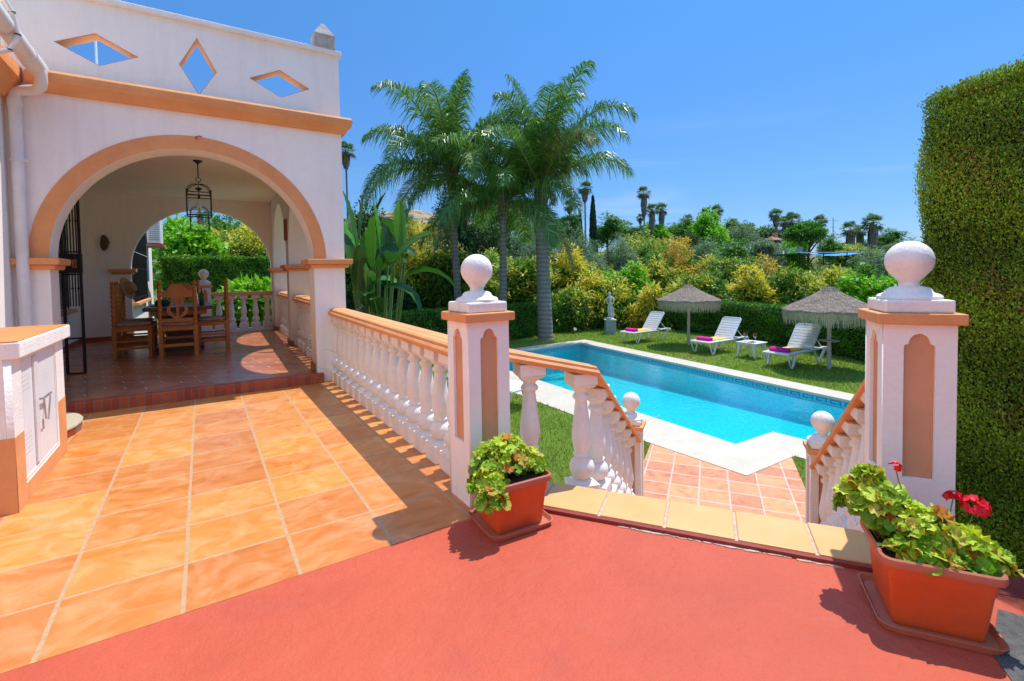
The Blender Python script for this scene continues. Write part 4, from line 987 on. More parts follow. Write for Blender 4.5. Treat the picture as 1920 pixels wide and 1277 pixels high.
# ------------------------------------------------------------------ pool furniture
def make_lounger(label):
    """foot end at x=0, head end at x=2.25, width along y"""
    t = thing('sun_lounger', label, 'sun lounger', (0, 0, LW), 0, 'white sun loungers'); hy = .36; zs = .43
    m = MB()
    for sy in (-1, 1):
        m.tube([(0.02, sy*hy, zs), (.4, sy*hy, zs+.005), (1.3, sy*hy, zs+.01), (1.95, sy*hy, zs+.05), (2.18, sy*hy, zs+.02), (2.24, sy*hy, zs-.06)], [.028, .03, .03, .032, .03, .02], 8)
    for x in (.02, 1.30, 2.2): m.tube([(x, -hy, zs-(.03 if x > 2 else 0)), (x, hy, zs-(.03 if x > 2 else 0))], .026, 8)
    Lp(m, 'frame', PLASTIC, t, smooth=True)
    for sy in (-1, 1):
        for x in (.22, 1.66):
            m = MB(); m.tube([(x-.20 if x < 1 else x-.22, sy*hy, zs), (x-.06, sy*hy, .08), (x, sy*(hy-.01), .02), (x+.06, sy*hy, .08), (x+.20 if x < 1 else x+.42, sy*hy, zs+(.0 if x < 1 else .03))], [.026, .024, .026, .03, .038], 8)
            Lp(m, 'leg', PLASTIC, t, smooth=True)
    for sy in (-1, 1):
        m = MB(); m.tube([(.62, sy*hy, zs), (.74, sy*hy, .10), (.80, sy*hy, .03), (.86, sy*hy, .10), (.98, sy*hy, zs)], [.024, .024, .026, .03, .034], 8)
    m = MB()
    for k in range(14): m.box((.05+k*.088, -hy+.02, zs+.012), (.05+k*.088+.074, hy-.02, zs+.030))
    Lp(m, 'seat_slats', PLASTIC, t, bevel=.004)
    a = math.radians(52); M = Matrix.Translation((1.30, 0, zs+.02)) @ Matrix.Rotation(-a, 4, 'Y')
    m = MB(); Lb = .88
    for k in range(8): m.box((.03+k*.105, -hy+.03, -.008), (.03+k*.105+.088, hy-.03, .008), M)
    pts = [(0, -hy+.01, 0), (Lb-.05, -hy+.01, 0), (Lb, -hy+.06, 0), (Lb, hy-.06, 0), (Lb-.05, hy-.01, 0), (0, hy-.01, 0)]; m.tube([M @ Vector(p) for p in pts], .024, 8)
    m.box((Lb-.08, -hy+.03, -.01), (Lb-.0, hy-.03, .01), M); Lp(m, 'backrest', PLASTIC, t)
    m = MB()
    for sy in (-1, 1): m.tube([M @ Vector((.45, sy*(hy-.05), -.01)), (1.95, sy*(hy-.05), zs+.05)], .014, 6)
    Lp(m, 'back_strut', PLASTIC, t); return t
GL = 'white sun loungers'
la = make_lounger('white slatted sun lounger nearest the right hand pier, under the tray umbrella'); la.location = (13.70, 7.33, LW); la.rotation_euler = (0, 0, -.03)
copy_tree(la, (14.05, 10.05, LW), -.02, label='white slatted sun lounger in the middle of the row, beside the small table', group=GL)
copy_tree(la, (14.10, 13.40, LW), .0, label='white slatted sun lounger nearest the stone statue', group=GL)
def towels(x, y, which):
    z = LW+.464; m = MB(); nx, ny = 18, 8; vs = []
    R_ = random.Random(int(y*10))
    for s_ in (0, 1):
        for i in range(nx+1):
            for j in range(ny+1):
                u, v = i/nx, j/ny; X = x+.36+u*.90; Y = y+(v-.5)*.50+.01*math.sin(u*9)
                zz = z+.002+.002*math.sin(u*15+v*3)+(.02 if s_ else 0)
                vs.append((X, Y, zz))
    n1 = (nx+1)*(ny+1); fs = []
    for i in range(nx):
        for j in range(ny):
            q_ = (i*(ny+1)+j, (i+1)*(ny+1)+j, (i+1)*(ny+1)+j+1, i*(ny+1)+j+1); fs.append(tuple(a+n1 for a in q_)); fs.append(q_[::-1])
    rim = [(i*(ny+1), (i+1)*(ny+1)) for i in range(nx)]+[((i+1)*(ny+1)+ny, i*(ny+1)+ny) for i in range(nx)]+[(j+1, j) for j in range(ny)]+[(nx*(ny+1)+j, nx*(ny+1)+j+1) for j in range(ny)]
    fs += [(a, b, b+n1, a+n1) for a, b in rim]
    m.add(vs, fs); tag(m.build('yellow_towel', YEL, smooth=True), 'yellow towel spread on the '+which, 'towel', 'yellow towels')
    m = MB(); pr = []
    c = Vector((x+.26, y, z+.062)); m.tube([c+Vector((0, -.27, 0)), c+Vector((0, -.26, 0)), c+Vector((0, .26, 0)), c+Vector((0, .27, 0))], [.045, .062, .062, .045], 14)
    for k in range(3): m.box((x+.20, y-.255+k*.0, z+.002+k*.012), (x+.42, y+.255, z+.010+k*.012))
    m2 = MB(); loft(m2, [(rrect(.20, .54, .06), z+.002), (rrect(.24, .56, .08), z+.03), (rrect(.24, .56, .08), z+.08), (rrect(.17, .52, .06), z+.112)])
    m2.v = [(vx+x+.27, vy+y, vz) for vx, vy, vz in m2.v]
    tag(m2.build('rolled_towel', PINK, smooth=True), 'magenta towel rolled up at the foot of the '+which, 'towel', 'magenta rolled towels')
towels(13.70, 7.33, 'sun lounger nearest the right hand pier'); towels(14.05, 10.05, 'middle sun lounger of the row'); towels(14.10, 13.40, 'sun lounger nearest the statue')
e4 = away(950, 742, 9.9); copy_tree(la, (5.55, 8.15, LW), PI/2+.25, label='white sun lounger almost hidden behind the pier, on the near lawn', group=GL)

tt = thing('side_table', 'small square white plastic table between two sun loungers', 'table', (14.9, 8.72, LW), -.03)
m = MB(); m.box((-.34, -.34, .475), (.34, .34, .51)); m.box((-.31, -.31, .43), (.31, .31, .474)); Lp(m, 'table_top', PLASTIC, tt, bevel=.012)
for sx in (-1, 1):
    for sy in (-1, 1):
        m = MB(); m.frustum((0, 0), .05, .05, 0, .10, .10, .43); o = Lp(m, 'leg', PLASTIC, tt, bevel=.008)
        for v in o.data.vertices: v.co.x += sx*(.33-.05*v.co.z/.43-.03); v.co.y += sy*(.33-.05*v.co.z/.43-.03)
goblet('left wine glass of the pair on the small white table', 14.80, 8.86, LW+.511, True, 'glasses on the white table', 1.45)
goblet('right wine glass of the pair on the small white table', 14.86, 8.58, LW+.511, True, 'glasses on the white table', 1.45)
pt = thing('snack_plate', 'white plate with snacks on the small white table by the pool', 'plate', (14.72, 8.62, LW+.511)); m = MB(); m.lathe([(.06, 0), (.13, .012), (.135, .018), (.05, .006)], n=20); Lp(m, 'plate', PLASTIC, pt, smooth=True)
m = MB()
for k in range(9): a = k*2.4; m.lathe([(.005, .01), (.02, .022), (.018, .04), (.003, .048)], (.09*math.sqrt(k/9)*math.cos(a), .09*math.sqrt(k/9)*math.sin(a), 0), 7)
Lp(m, 'snacks', BERRY, pt, smooth=True)

def umbrella(x, y, r, ztop, zeave, label, seed, tray):
    R_ = random.Random(seed); t = thing('straw_umbrella', label, 'umbrella', (x, y, LW), 0, 'thatched umbrellas on the lawn')
    m = MB(); m.tube([(0, 0, -.05), (0, 0, .5), (.01, 0, 1.2), (0, 0, ztop-LW-.1)], [.058, .055, .052, .045], 12); Lp(m, 'pole', POLEW, t, smooth=True)
    n, k = 56, 12; vs = []; fs = []
    H = ztop-LW; E_ = zeave-LW
    for side in (0, 1):
        for i in range(k+1):
            f = i/k; rr = .05+(r-.05)*f
            for j in range(n):
                a = 2*PI*j/n; z = H-(H-E_)*(f**.86)-(.07 if side else 0)*(1 if f < .97 else .9)
                if f < .12: z = H-.02-(.05 if side else 0)
                nz = R_.uniform(-.012, .012)
                vs.append(((rr+nz)*math.cos(a), (rr+nz)*math.sin(a), z+nz+(.012*math.sin(a*9) if f > .9 else 0)))
    m1 = (k+1)*n
    for i in range(k):
        for j in range(n):
            q_ = (i*n+j, (i+1)*n+j, (i+1)*n+(j+1) % n, i*n+(j+1) % n); fs.append(q_); fs.append(tuple(a_+m1 for a_ in q_[::-1]))
    fs += [(k*n+j, k*n+(j+1) % n+0, m1+k*n+(j+1) % n, m1+k*n+j)[::-1] for j in range(n)]
    fs += [tuple(range(n)), tuple(m1+j for j in range(n-1, -1, -1))]
    m = MB(); m.add(vs, fs)
    for i in range(5200):   # short stalks of heather lying down the slope
        f = math.sqrt(R_.random()); a = R_.uniform(0, 2*PI); rr = .05+(r-.03)*f; z = H-(H-E_)*(f**.86)+.004
        d = Vector((math.cos(a)+R_.uniform(-.5, .5), math.sin(a)+R_.uniform(-.5, .5), -(H-E_)/r+R_.uniform(-.3, .35))).normalized()*R_.uniform(.03, .08); s_ = Vector((-math.sin(a), math.cos(a), R_.uniform(-.4, .4)))*.004
        p = Vector((rr*math.cos(a), rr*math.sin(a), z)); m.add([p-s_, p+s_, p+d+s_*.3+Vector((0, 0, .012))], [(0, 1, 2)])
    Lp(m, 'thatch', THATCH, t)
    m = MB()
    for i in range(2600):
        a = R_.uniform(0, 2*PI); rr = r-R_.uniform(.0, .07); ln = R_.uniform(.16, .42) if R_.random() < .75 else R_.uniform(.1, .2); s_ = Vector((-math.sin(a), math.cos(a), 0))*R_.uniform(.003, .008)
        p = Vector((rr*math.cos(a), rr*math.sin(a), E_-.02)); q_ = p+Vector((R_.uniform(-.03, .03), R_.uniform(-.03, .03), -ln)); m.add([p-s_, p+s_, q_+s_*.4, q_-s_*.4], [(0, 1, 2, 3)])
    Lp(m, 'fringe', FRINGE, t)
    if tray: m = MB(); m.lathe([(.05, 0), (.24, .0), (.255, .02), (.24, .028), (.05, .026)], (0, 0, .80), 22); Lp(m, 'tray', POLEW, t, smooth=True)
    return t
umbrella(15.45, 11.53, 1.13, 1.10, .52, 'thatched straw umbrella between the statue and the middle lounger', 1, False)
umbrella(14.79, 6.39, 1.17, 1.11, .47, 'thatched straw umbrella with a round tray on its pole, nearest the right pier', 2, True)

# statue on its pedestal
stt = thing('garden_statue', 'pale classical statue of a standing draped figure on a pedestal by the hedge', 'statue', (15.76, 16.0, LW), -.6)
m = MB(); m.frustum((0, 0), .54, .54, 0, .52, .52, .05); m.frustum((0, 0), .47, .47, .05, .46, .46, .60); m.frustum((0, 0), .53, .53, .60, .54, .54, .66); Lp(m, 'pedestal', painted('pedestal_stone', (.42, .44, .40), (.33, .35, .32), .85, 5, .4, 50, .2), stt, bevel=.01)
m = MB(); m.lathe([(.18, .661), (.19, .68), (.17, .72), (.15, .74)], n=20); Lp(m, 'round_base', STATUE, stt, smooth=True)
def skinned(name, nodes, edges, m_, parent, sub=2):
    me = bpy.data.meshes.new(name); me.from_pydata([n_[:3] for n_ in nodes], edges, []); o = bpy.data.objects.new(name, me); col.objects.link(o)
    sk = o.modifiers.new('skin', 'SKIN'); sk.branch_smoothing = .6
    if not me.skin_vertices: bpy.context.view_layer.update()
    for i, n_ in enumerate(nodes): me.skin_vertices[0].data[i].radius = (n_[3]*1.3, (n_[4] if len(n_) > 4 else n_[3])*1.3); me.skin_vertices[0].data[i].use_root = (i == 0)
    sb = o.modifiers.new('sub', 'SUBSURF'); sb.levels = sub; sb.render_levels = sub; me.materials.append(m_)
    return loc_parent(o, parent)
b = .74
N_ = [(.0, 0, b+.62, .085, .07), (.01, 0, b+.74, .070, .055), (.0, .0, b+.87, .09, .065), (-.01, 0, b+.96, .075, .05), (-.015, 0, b+1.02, .028), (-.02, .01, b+1.08, .045, .05), (-.022, .015, b+1.15, .045, .052), (-.022, .012, b+1.19, .028),
      (-.055, 0, b+.52, .066), (-.065, .01, b+.32, .045), (-.06, -.01, b+.16, .038), (-.055, -.01, b+.04, .026), (-.06, .06, b+.02, .022),
      (.06, .01, b+.52, .066), (.09, .07, b+.33, .046), (.07, .01, b+.17, .038), (.07, -.01, b+.05, .026), (.09, .05, b+.02, .022),
      (-.12, 0, b+.93, .034), (-.15, .03, b+.78, .027), (-.11, .09, b+.66, .021), (-.05, .11, b+.62, .018),
      (.11, 0, b+.93, .034), (.19, -.02, b+.80, .027), (.15, .04, b+.67, .021), (.11, .05, b+.63, .018)]
E_ = [(0, 1), (1, 2), (2, 3), (3, 4), (4, 5), (5, 6), (6, 7), (0, 8), (8, 9), (9, 10), (10, 11), (11, 12), (0, 13), (13, 14), (14, 15), (15, 16), (16, 17), (3, 18), (18, 19), (19, 20), (20, 21), (3, 22), (22, 23), (23, 24), (24, 25)]
skinned('figure', N_, E_, STATUE, stt)
dN = [(.10, .03, b+.60, .05), (.13, .05, b+.42, .055, .03), (.12, .03, b+.22, .06, .035), (.13, .0, b+.02, .07, .04), (.0, .07, b+.58, .05, .03), (-.08, .04, b+.52, .04), (-.02, -.06, b+.3, .06, .03), (.02, -.07, b+.05, .08, .035), (.03, -.04, b+.56, .05)]
skinned('drapery', dN, [(0, 1), (1, 2), (2, 3), (0, 4), (4, 5), (0, 8), (8, 6), (6, 7)], STATUE, stt)
fl = thing('garden_spotlight', 'small pale garden spotlight on a spike at the foot of the hedge', 'spotlight', (14.4, 17.0, LW))
m = MB(); m.tube([(0, 0, 0), (0, 0, .16)], .012, 6); Lp(m, 'spike', BLACK, fl); m = MB(); m.lathe([(.04, 0), (.05, .02), (.075, .13), (.085, .15), (.07, .14)], n=14, M=Matrix.Translation((0, 0, .16)) @ Matrix.Rotation(.9, 4, 'X')); Lp(m, 'lamp_head', GREYW, fl, smooth=True)

# ------------------------------------------------------------------ hedges
def hedge(name, label, cat, path, z0, z1, thick, n, ls, c_lo, c_hi, c_dead, dead, seed, bulge=.04, side=1, upright=.5, ends=True, rnd=.12, topn=.32):
    """clipped hedge: solid core coloured dark for inner shade and a shell of small leaf sprays over front, top, back and ends"""
    r = np.random.default_rng(seed); path = [Vector((*p, 0)) for p in path]
    t = thing(name, label, cat, (path[0].x, path[0].y, z0))
    ins = .07; H = z1-z0
    m = MB(); m.sweep([(p.x, p.y, z0) for p in path], [(side*(ins), 0), (side*(thick-ins), 0), (side*(thick-ins), H-.14-ins), (side*(thick-.14-ins), H-ins), (side*(.14+ins), H-ins), (side*ins, H-.14-ins)][::side]); m.build('stems', HEDGE_CORE, t)  # solid core, its colour darkened so leaf gaps look shaded
    seg = [(path[i], path[i+1]) for i in range(len(path)-1)]; ln = np.array([(b_-a_).length for a_, b_ in seg]); pr = ln/ln.sum()
    perim = [('f', H), ('t', thick), ('b', H)]
    def shell(N, kind):
        si = r.choice(len(seg), N, p=pr); u = r.uniform(0, 1, N)
        A = np.array([tuple(a_) for a_, _ in seg])[si]; B = np.array([tuple(b_) for _, b_ in seg])[si]
        P = A+(B-A)*u[:, None]; d = unit(B-A); sd_ = np.stack([d[:, 1], -d[:, 0], np.zeros(N)], 1)*side
        if kind == 'f': h = r.uniform(0, 1, N); off = np.zeros(N)+np.where(h > 1-rnd/H, ((h-(1-rnd/H))*H)**1.5*.8, 0); P[:, 2] = z0+h*H; P += sd_*off[:, None]; Nn = -sd_
        elif kind == 'b': h = r.uniform(0, 1, N); P[:, 2] = z0+h*H; P += sd_*thick; Nn = sd_.copy()
        else: o_ = r.uniform(0, 1, N)*thick; P[:, 2] = z1; P += sd_*o_[:, None]; Nn = np.tile([0, 0, 1.], (N, 1))
        return P, Nn, d
    def end(N, last):
        a_, b_ = seg[-1] if last else seg[0]; d = np.array((b_-a_).normalized()); d = d if last else -d; sdv = np.array([d[1], -d[0], 0])*side*(1 if last else -1)
        c = np.array(tuple(b_ if last else a_)); P = c+sdv*(r.uniform(0, thick, N))[:, None]; P[:, 2] = z0+r.uniform(0, H, N); return P, np.tile(d, (N, 1)), np.tile(sdv, (N, 1))
    tot = H*1.25+thick*topn/.32; parts = [shell(int(n*H/tot), 'f'), shell(int(n*thick*topn/.32/tot), 't'), shell(int(n*H*.25/tot), 'b')]
    if ends: k = int(n*thick*H/(ln.sum()*tot)); parts += [end(k, True), end(k, False)]
    P = np.concatenate([a_ for a_, _, _ in parts]); Nn = np.concatenate([a_ for _, a_, _ in parts]); N = len(P)
    w1 = np.sin(P[:, 0]*3.1+P[:, 1]*2.3+np.sin(P[:, 2]*4))*np.sin(P[:, 2]*3.7+P[:, 0]*1.9)+.5*np.sin(P[:, 0]*9.3-P[:, 1]*7.1+P[:, 2]*8.3)
    P = P+Nn*(w1*bulge+r.normal(0, .022, N))[:, None]
    Nl = unit(Nn*.7+r.normal(0, .65, (N, 3))+np.array([0, 0, .25])); D = unit(r.normal(0, .6, (N, 3))+np.array([0, 0, upright])+Nn*.35)
    l_ = r.uniform(.6, 1.3, N)*ls
    V, F = leaves(P, Nl, D, l_, l_*.5)
    f = np.clip(.5+.28*w1+r.normal(0, .28, N), 0, 1); C = lerp(c_lo, c_hi, f)
    dm = (np.sin(P[:, 0]*5.7+P[:, 2]*3.3)*np.sin(P[:, 1]*6.1-P[:, 2]*4.9)+r.normal(0, .45, N)) > dead
    C[dm] = lerp(c_dead, tuple(x*.5 for x in c_dead), r.uniform(0, 1, dm.sum()))
    fast_mesh('foliage', V, F, L2, C, t); return t
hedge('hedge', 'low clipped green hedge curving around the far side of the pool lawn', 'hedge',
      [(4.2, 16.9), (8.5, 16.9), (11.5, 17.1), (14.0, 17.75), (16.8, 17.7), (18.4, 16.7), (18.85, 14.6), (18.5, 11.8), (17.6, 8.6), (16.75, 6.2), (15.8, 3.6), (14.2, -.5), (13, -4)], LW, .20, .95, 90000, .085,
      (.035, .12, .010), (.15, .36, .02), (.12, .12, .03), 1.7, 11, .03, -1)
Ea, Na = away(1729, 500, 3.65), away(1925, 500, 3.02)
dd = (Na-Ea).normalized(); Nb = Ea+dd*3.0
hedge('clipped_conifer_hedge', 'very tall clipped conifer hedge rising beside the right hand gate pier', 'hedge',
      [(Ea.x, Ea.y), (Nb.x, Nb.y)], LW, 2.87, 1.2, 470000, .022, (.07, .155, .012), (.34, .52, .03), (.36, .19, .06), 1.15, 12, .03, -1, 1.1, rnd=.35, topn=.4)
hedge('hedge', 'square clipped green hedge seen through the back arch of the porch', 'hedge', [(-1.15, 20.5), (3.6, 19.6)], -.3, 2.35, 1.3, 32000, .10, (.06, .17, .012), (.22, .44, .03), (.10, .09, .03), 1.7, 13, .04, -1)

# ------------------------------------------------------------------ trees
def crown_arrays(seed, rx, ry, rz, nl, lr, nc, per, ll, lw, pal, mode='round', droop=.35, flush=None, base_flat=.35):
    """leaf rosettes spread over overlapping lobes. pal = [(weight, colour a, colour b)]; flush = (chance, a, b) for young leaves on outer shoots"""
    r = np.random.default_rng(seed)
    if mode == 'cone':
        h = r.uniform(0, 1, nl); rr = (1-h)**.8; a = r.uniform(0, 2*PI, nl); LC = np.stack([rr*.55*np.cos(a), rr*.55*np.sin(a), h*2-1], 1); LR = lr*(.4+.8*(1-h))
    else:
        d = unit(r.normal(0, 1, (nl, 3))); d[:, 2] = np.where(d[:, 2] < -base_flat, -d[:, 2]*.5, d[:, 2]); LC = d*r.uniform(.25, .80, nl)[:, None]; LR = lr*r.uniform(.7, 1.25, nl)
        LC[:, 2] = np.clip(LC[:, 2], -.7, .8)
    li = r.integers(0, nl, nc); d = unit(r.normal(0, 1, (nc, 3))+np.array([0, 0, .25])); C = LC[li]+d*(LR[li]*r.uniform(.55, 1.08, nc)**.7)[:, None]
    out = unit(C*np.array([1, 1, .8])+d*.8)
    S = np.array([rx, ry, rz]); Cw = C*S; k = per; N = nc*k
    P0 = np.repeat(Cw, k, 0); O = np.repeat(out, k, 0)
    dirs = unit(O*.5+r.normal(0, .75, (N, 3))+np.array([0, 0, -droop]))
    l_ = r.uniform(.7, 1.2, N)*ll; P = P0+dirs*l_[:, None]*.6+r.normal(0, ll*.25, (N, 3))
    Nl = unit(np.cross(dirs, np.cross(np.array([0, 0, 1.])+r.normal(0, .5, (N, 3)), dirs))); 
    V, F = leaves(P, Nl, dirs, l_, l_*lw/ll*r.uniform(.8, 1.2, N), .15)
    wts = np.array([p[0] for p in pal]); ci = r.choice(len(pal), nc, p=wts/wts.sum()); A = np.array([p[1] for p in pal])[ci]; B = np.array([p[2] for p in pal])[ci]
    col_ = lerp(np.repeat(A, k, 0), np.repeat(B, k, 0), r.uniform(0, 1, N))
    if flush:
        patchy = np.sin(C[:, 0]*4+seed)+np.sin(C[:, 1]*5+C[:, 2]*3+seed*2)
        ok = (C[:, 2]*.5+.35*patchy+r.normal(0, .5, nc)) > (1-2*flush[0]); ok &= (np.linalg.norm(C, axis=1) > .55)
        okr = np.repeat(ok, k); fa = lerp(np.tile(flush[1], (N, 1)), np.tile(flush[2], (N, 1)), np.repeat(r.uniform(0, 1, nc), k)*.7+r.uniform(0, .3, N)); col_[okr] = fa[okr]
    return V, F, np.clip(col_*1.62, 0, .88)
GD, GM, GB = (.022, .062, .007), (.06, .15, .014), (.13, .25, .022)
YA, YB, RD = (.42, .34, .022), (.58, .46, .05), (.28, .17, .035)
KIND = {
 'mango':   dict(pal=[(3, GD, GM), (3, GM, (.15, .22, .025)), (1, GM, (.24, .28, .05))], ll=.30, lw=.075, flush=(.20, YA, (.35, .36, .05)), nl=16, lr=.42, nc=1500, per=8),
 'yellow':  dict(pal=[(2, GD, GM), (3, GM, (.22, .26, .03))], ll=.28, lw=.075, flush=(.52, YA, YB), nl=18, lr=.38, nc=1500, per=8),
 'rust':    dict(pal=[(2, GD, GM), (3, GM, (.22, .22, .03))], ll=.28, lw=.075, flush=(.55, RD, (.55, .36, .04)), nl=16, lr=.42, nc=1400, per=8),
 'olive':   dict(pal=[(3, (.06, .10, .045), (.14, .20, .10)), (2, (.12, .17, .085), (.25, .31, .19))], ll=.20, lw=.05, nl=26, lr=.34, nc=1500, per=7, droop=.1),
 'green':   dict(pal=[(2, GD, GM), (4, GM, GB)], ll=.30, lw=.12, nl=18, lr=.38, nc=1300, per=7),
 'bright':  dict(pal=[(1, GM, GB), (4, (.10, .24, .012), (.22, .42, .02))], ll=.30, lw=.13, nl=18, lr=.38, nc=1300, per=7),
 'dark':    dict(pal=[(4, (.012, .035, .008), (.03, .075, .012)), (2, (.03, .07, .01), (.06, .13, .02))], ll=.28, lw=.10, nl=18, lr=.4, nc=1300, per=7),
 'scrub':   dict(pal=[(2, GM, GB), (2, (.16, .20, .04), (.28, .30, .07))], ll=.30, lw=.11, flush=(.2, YA, (.35, .33, .06)), nl=16, lr=.42, nc=900, per=7),
}
def trunk_mb(h, r, seed, spread, lean=0.0):
    R_ = random.Random(seed); m = MB()
    m.tube([(0, 0, -.3), (lean*.2, 0, h*.3), (lean*.6, .03*h, h*.65), (lean, 0, h)], [r*1.25, r, r*.8, r*.6], 9)
    for k in range(5):
        a = k*2*PI/5+R_.uniform(-.4, .4); z0 = h*R_.uniform(.55, .95); e = Vector((lean*z0/h+spread*math.cos(a)*R_.uniform(.5, .8), spread*math.sin(a)*R_.uniform(.5, .8), z0+spread*R_.uniform(.4, .9)))
        m.tube([(lean*z0/h, 0, z0), Vector((lean*z0/h, 0, z0)).lerp(e, .5)+Vector((0, 0, .12*spread)), e], [r*.55, r*.4, r*.18], 7)
    return m
SHARE = {}
def tree(kind, px, ytop, wpx, depth, label, name, cat, group, seed, cb=.12, zbase=None, mat_=None, share=None, ysq=1.0, cbz=None):
    """one tree on the land: canopy top and width as seen in the photograph, at its own distance"""
    c = away(px, 500, depth); zb = land(c.x, c.y) if zbase is None else zbase
    zt = away(px, ytop, depth).z; H = max(1.2, zt-zb); rx = wpx/2*depth/FPX/.92*(1.18 if depth < 36 else 1.08); z0 = zb+H*cb; rz = (zt-z0)/2
    t = thing(name, label, cat, (c.x, c.y, zb), 0, group)
    K = dict(KIND[kind])
    key = (kind, share)
    if share is not None and key in SHARE:
        me, b = SHARE[key]
    else:
        sc_ = max(1.0, depth/34); K['ll'] *= sc_**.6; K['lw'] *= sc_**.65
        V, F, C = crown_arrays(seed, rx, rx*ysq, rz, mode='round', **K)
        o = fast_mesh('crown', V, F, mat_ or (L2 if kind in ('olive', 'dark') else L1), C); me = o.data; b = (rx, rz); bpy.data.objects.remove(o)
        if share is not None: SHARE[key] = (me, b)
    o = bpy.data.objects.new('crown', me); col.objects.link(o); loc_parent(o, t)
    o.location = (0, 0, z0-zb+rz); o.scale = (rx/b[0], rx/b[0], rz/b[1]); o.rotation_euler = (0, 0, seed*1.3)
    Lp(trunk_mb(H*.55, max(.06, H*.028), seed, rx*.7), 'trunk', TRUNK, t, smooth=True)
    return t
GT = 'trees on the slope beyond the garden hedge'
T = [
 # kind, px, ytop, width, depth, label, name
 ('yellow', 765, 412, 150, 24, 'bushy mango tree covered in yellow new leaves right of the banana-like plant', 'mango_tree'),
 ('mango', 838, 452, 95, 23, 'dark green mango tree filling the gap behind the left palm trunk', 'mango_tree'),
 ('scrub', 905, 450, 95, 34, 'light green bushy tree between the left and middle palm trunks', 'broadleaf_tree'),
 ('mango', 985, 462, 100, 26, 'glossy green mango tree left of the thickest palm trunk', 'mango_tree'),
 ('yellow', 1068, 463, 80, 27, 'mango tree with yellow crown just right of the thickest palm trunk', 'mango_tree'),
 ('yellow', 1125, 490, 95, 24.5, 'yellow topped mango tree left of the statue, behind the low hedge', 'mango_tree'),
 ('mango', 1060, 520, 90, 24, 'dark glossy mango tree low behind the hedge by the thickest palm', 'mango_tree'),
 ('bright', 1180, 498, 80, 30, 'fresh green bushy tree directly above the statue', 'broadleaf_tree'),
 ('yellow', 1232, 455, 90, 33, 'tall yellow flushed mango tree above the nearer slope, left of the first umbrella', 'mango_tree'),
 ('rust', 1292, 446, 85, 34, 'mango tree with rusty red and yellow shoots above the first umbrella', 'mango_tree'),
 ('mango', 1350, 452, 90, 33, 'large green mango tree with reddish shoots right of the first umbrella', 'mango_tree'),
 ('yellow', 1395, 505, 95, 26, 'bright yellow mango tree between the two umbrellas, low behind the hedge', 'mango_tree'),
 ('yellow', 1215, 530, 80, 24, 'low yellow mango tree just left of the first umbrella thatch', 'mango_tree'),
 ('mango', 1300, 512, 105, 26, 'green mango tree behind the thatch of the first umbrella', 'mango_tree'),
 ('mango', 1490, 497, 110, 26, 'broad mango tree with pale specked leaves above the second umbrella', 'mango_tree'),
 ('rust', 1430, 488, 70, 32, 'small rusty mango tree left of the blue shade roof', 'mango_tree'),
 ('mango', 1560, 500, 90, 27, 'mango tree just below the blue shade roof', 'mango_tree'),
 ('green', 1607, 495, 90, 30, 'round green bush between the blue shade roof and the right pier', 'broadleaf_tree'),
 ('bright', 1645, 508, 110, 23, 'bright green leafy bush directly left of the right pier ball', 'broadleaf_tree'),
 ('olive', 1655, 452, 95, 38, 'grey green olive tree behind the right pier ball', 'olive_tree'),
 ('mango', 800, 520, 110, 23.5, 'low dark glossy bush between the paddle leaves and the left palm trunk', 'shrub'),
 ('mango', 925, 520, 100, 24.5, 'low dark glossy bush behind the middle palm trunk', 'shrub'),
 ('dark', 700, 505, 110, 20, 'dark bush behind the paddle leaved plant', 'shrub'),
 ('green', 660, 430, 120, 27, 'green tree behind the large paddle leaves beside the porch', 'broadleaf_tree'),
]
for i, (kd, px, yt, wp, dp, lab, nm) in enumerate(T):
    tree(kd, px, yt, wp, dp, lab, nm, 'tree', 'trees right behind the garden hedge', 40+i, cb=-.02)
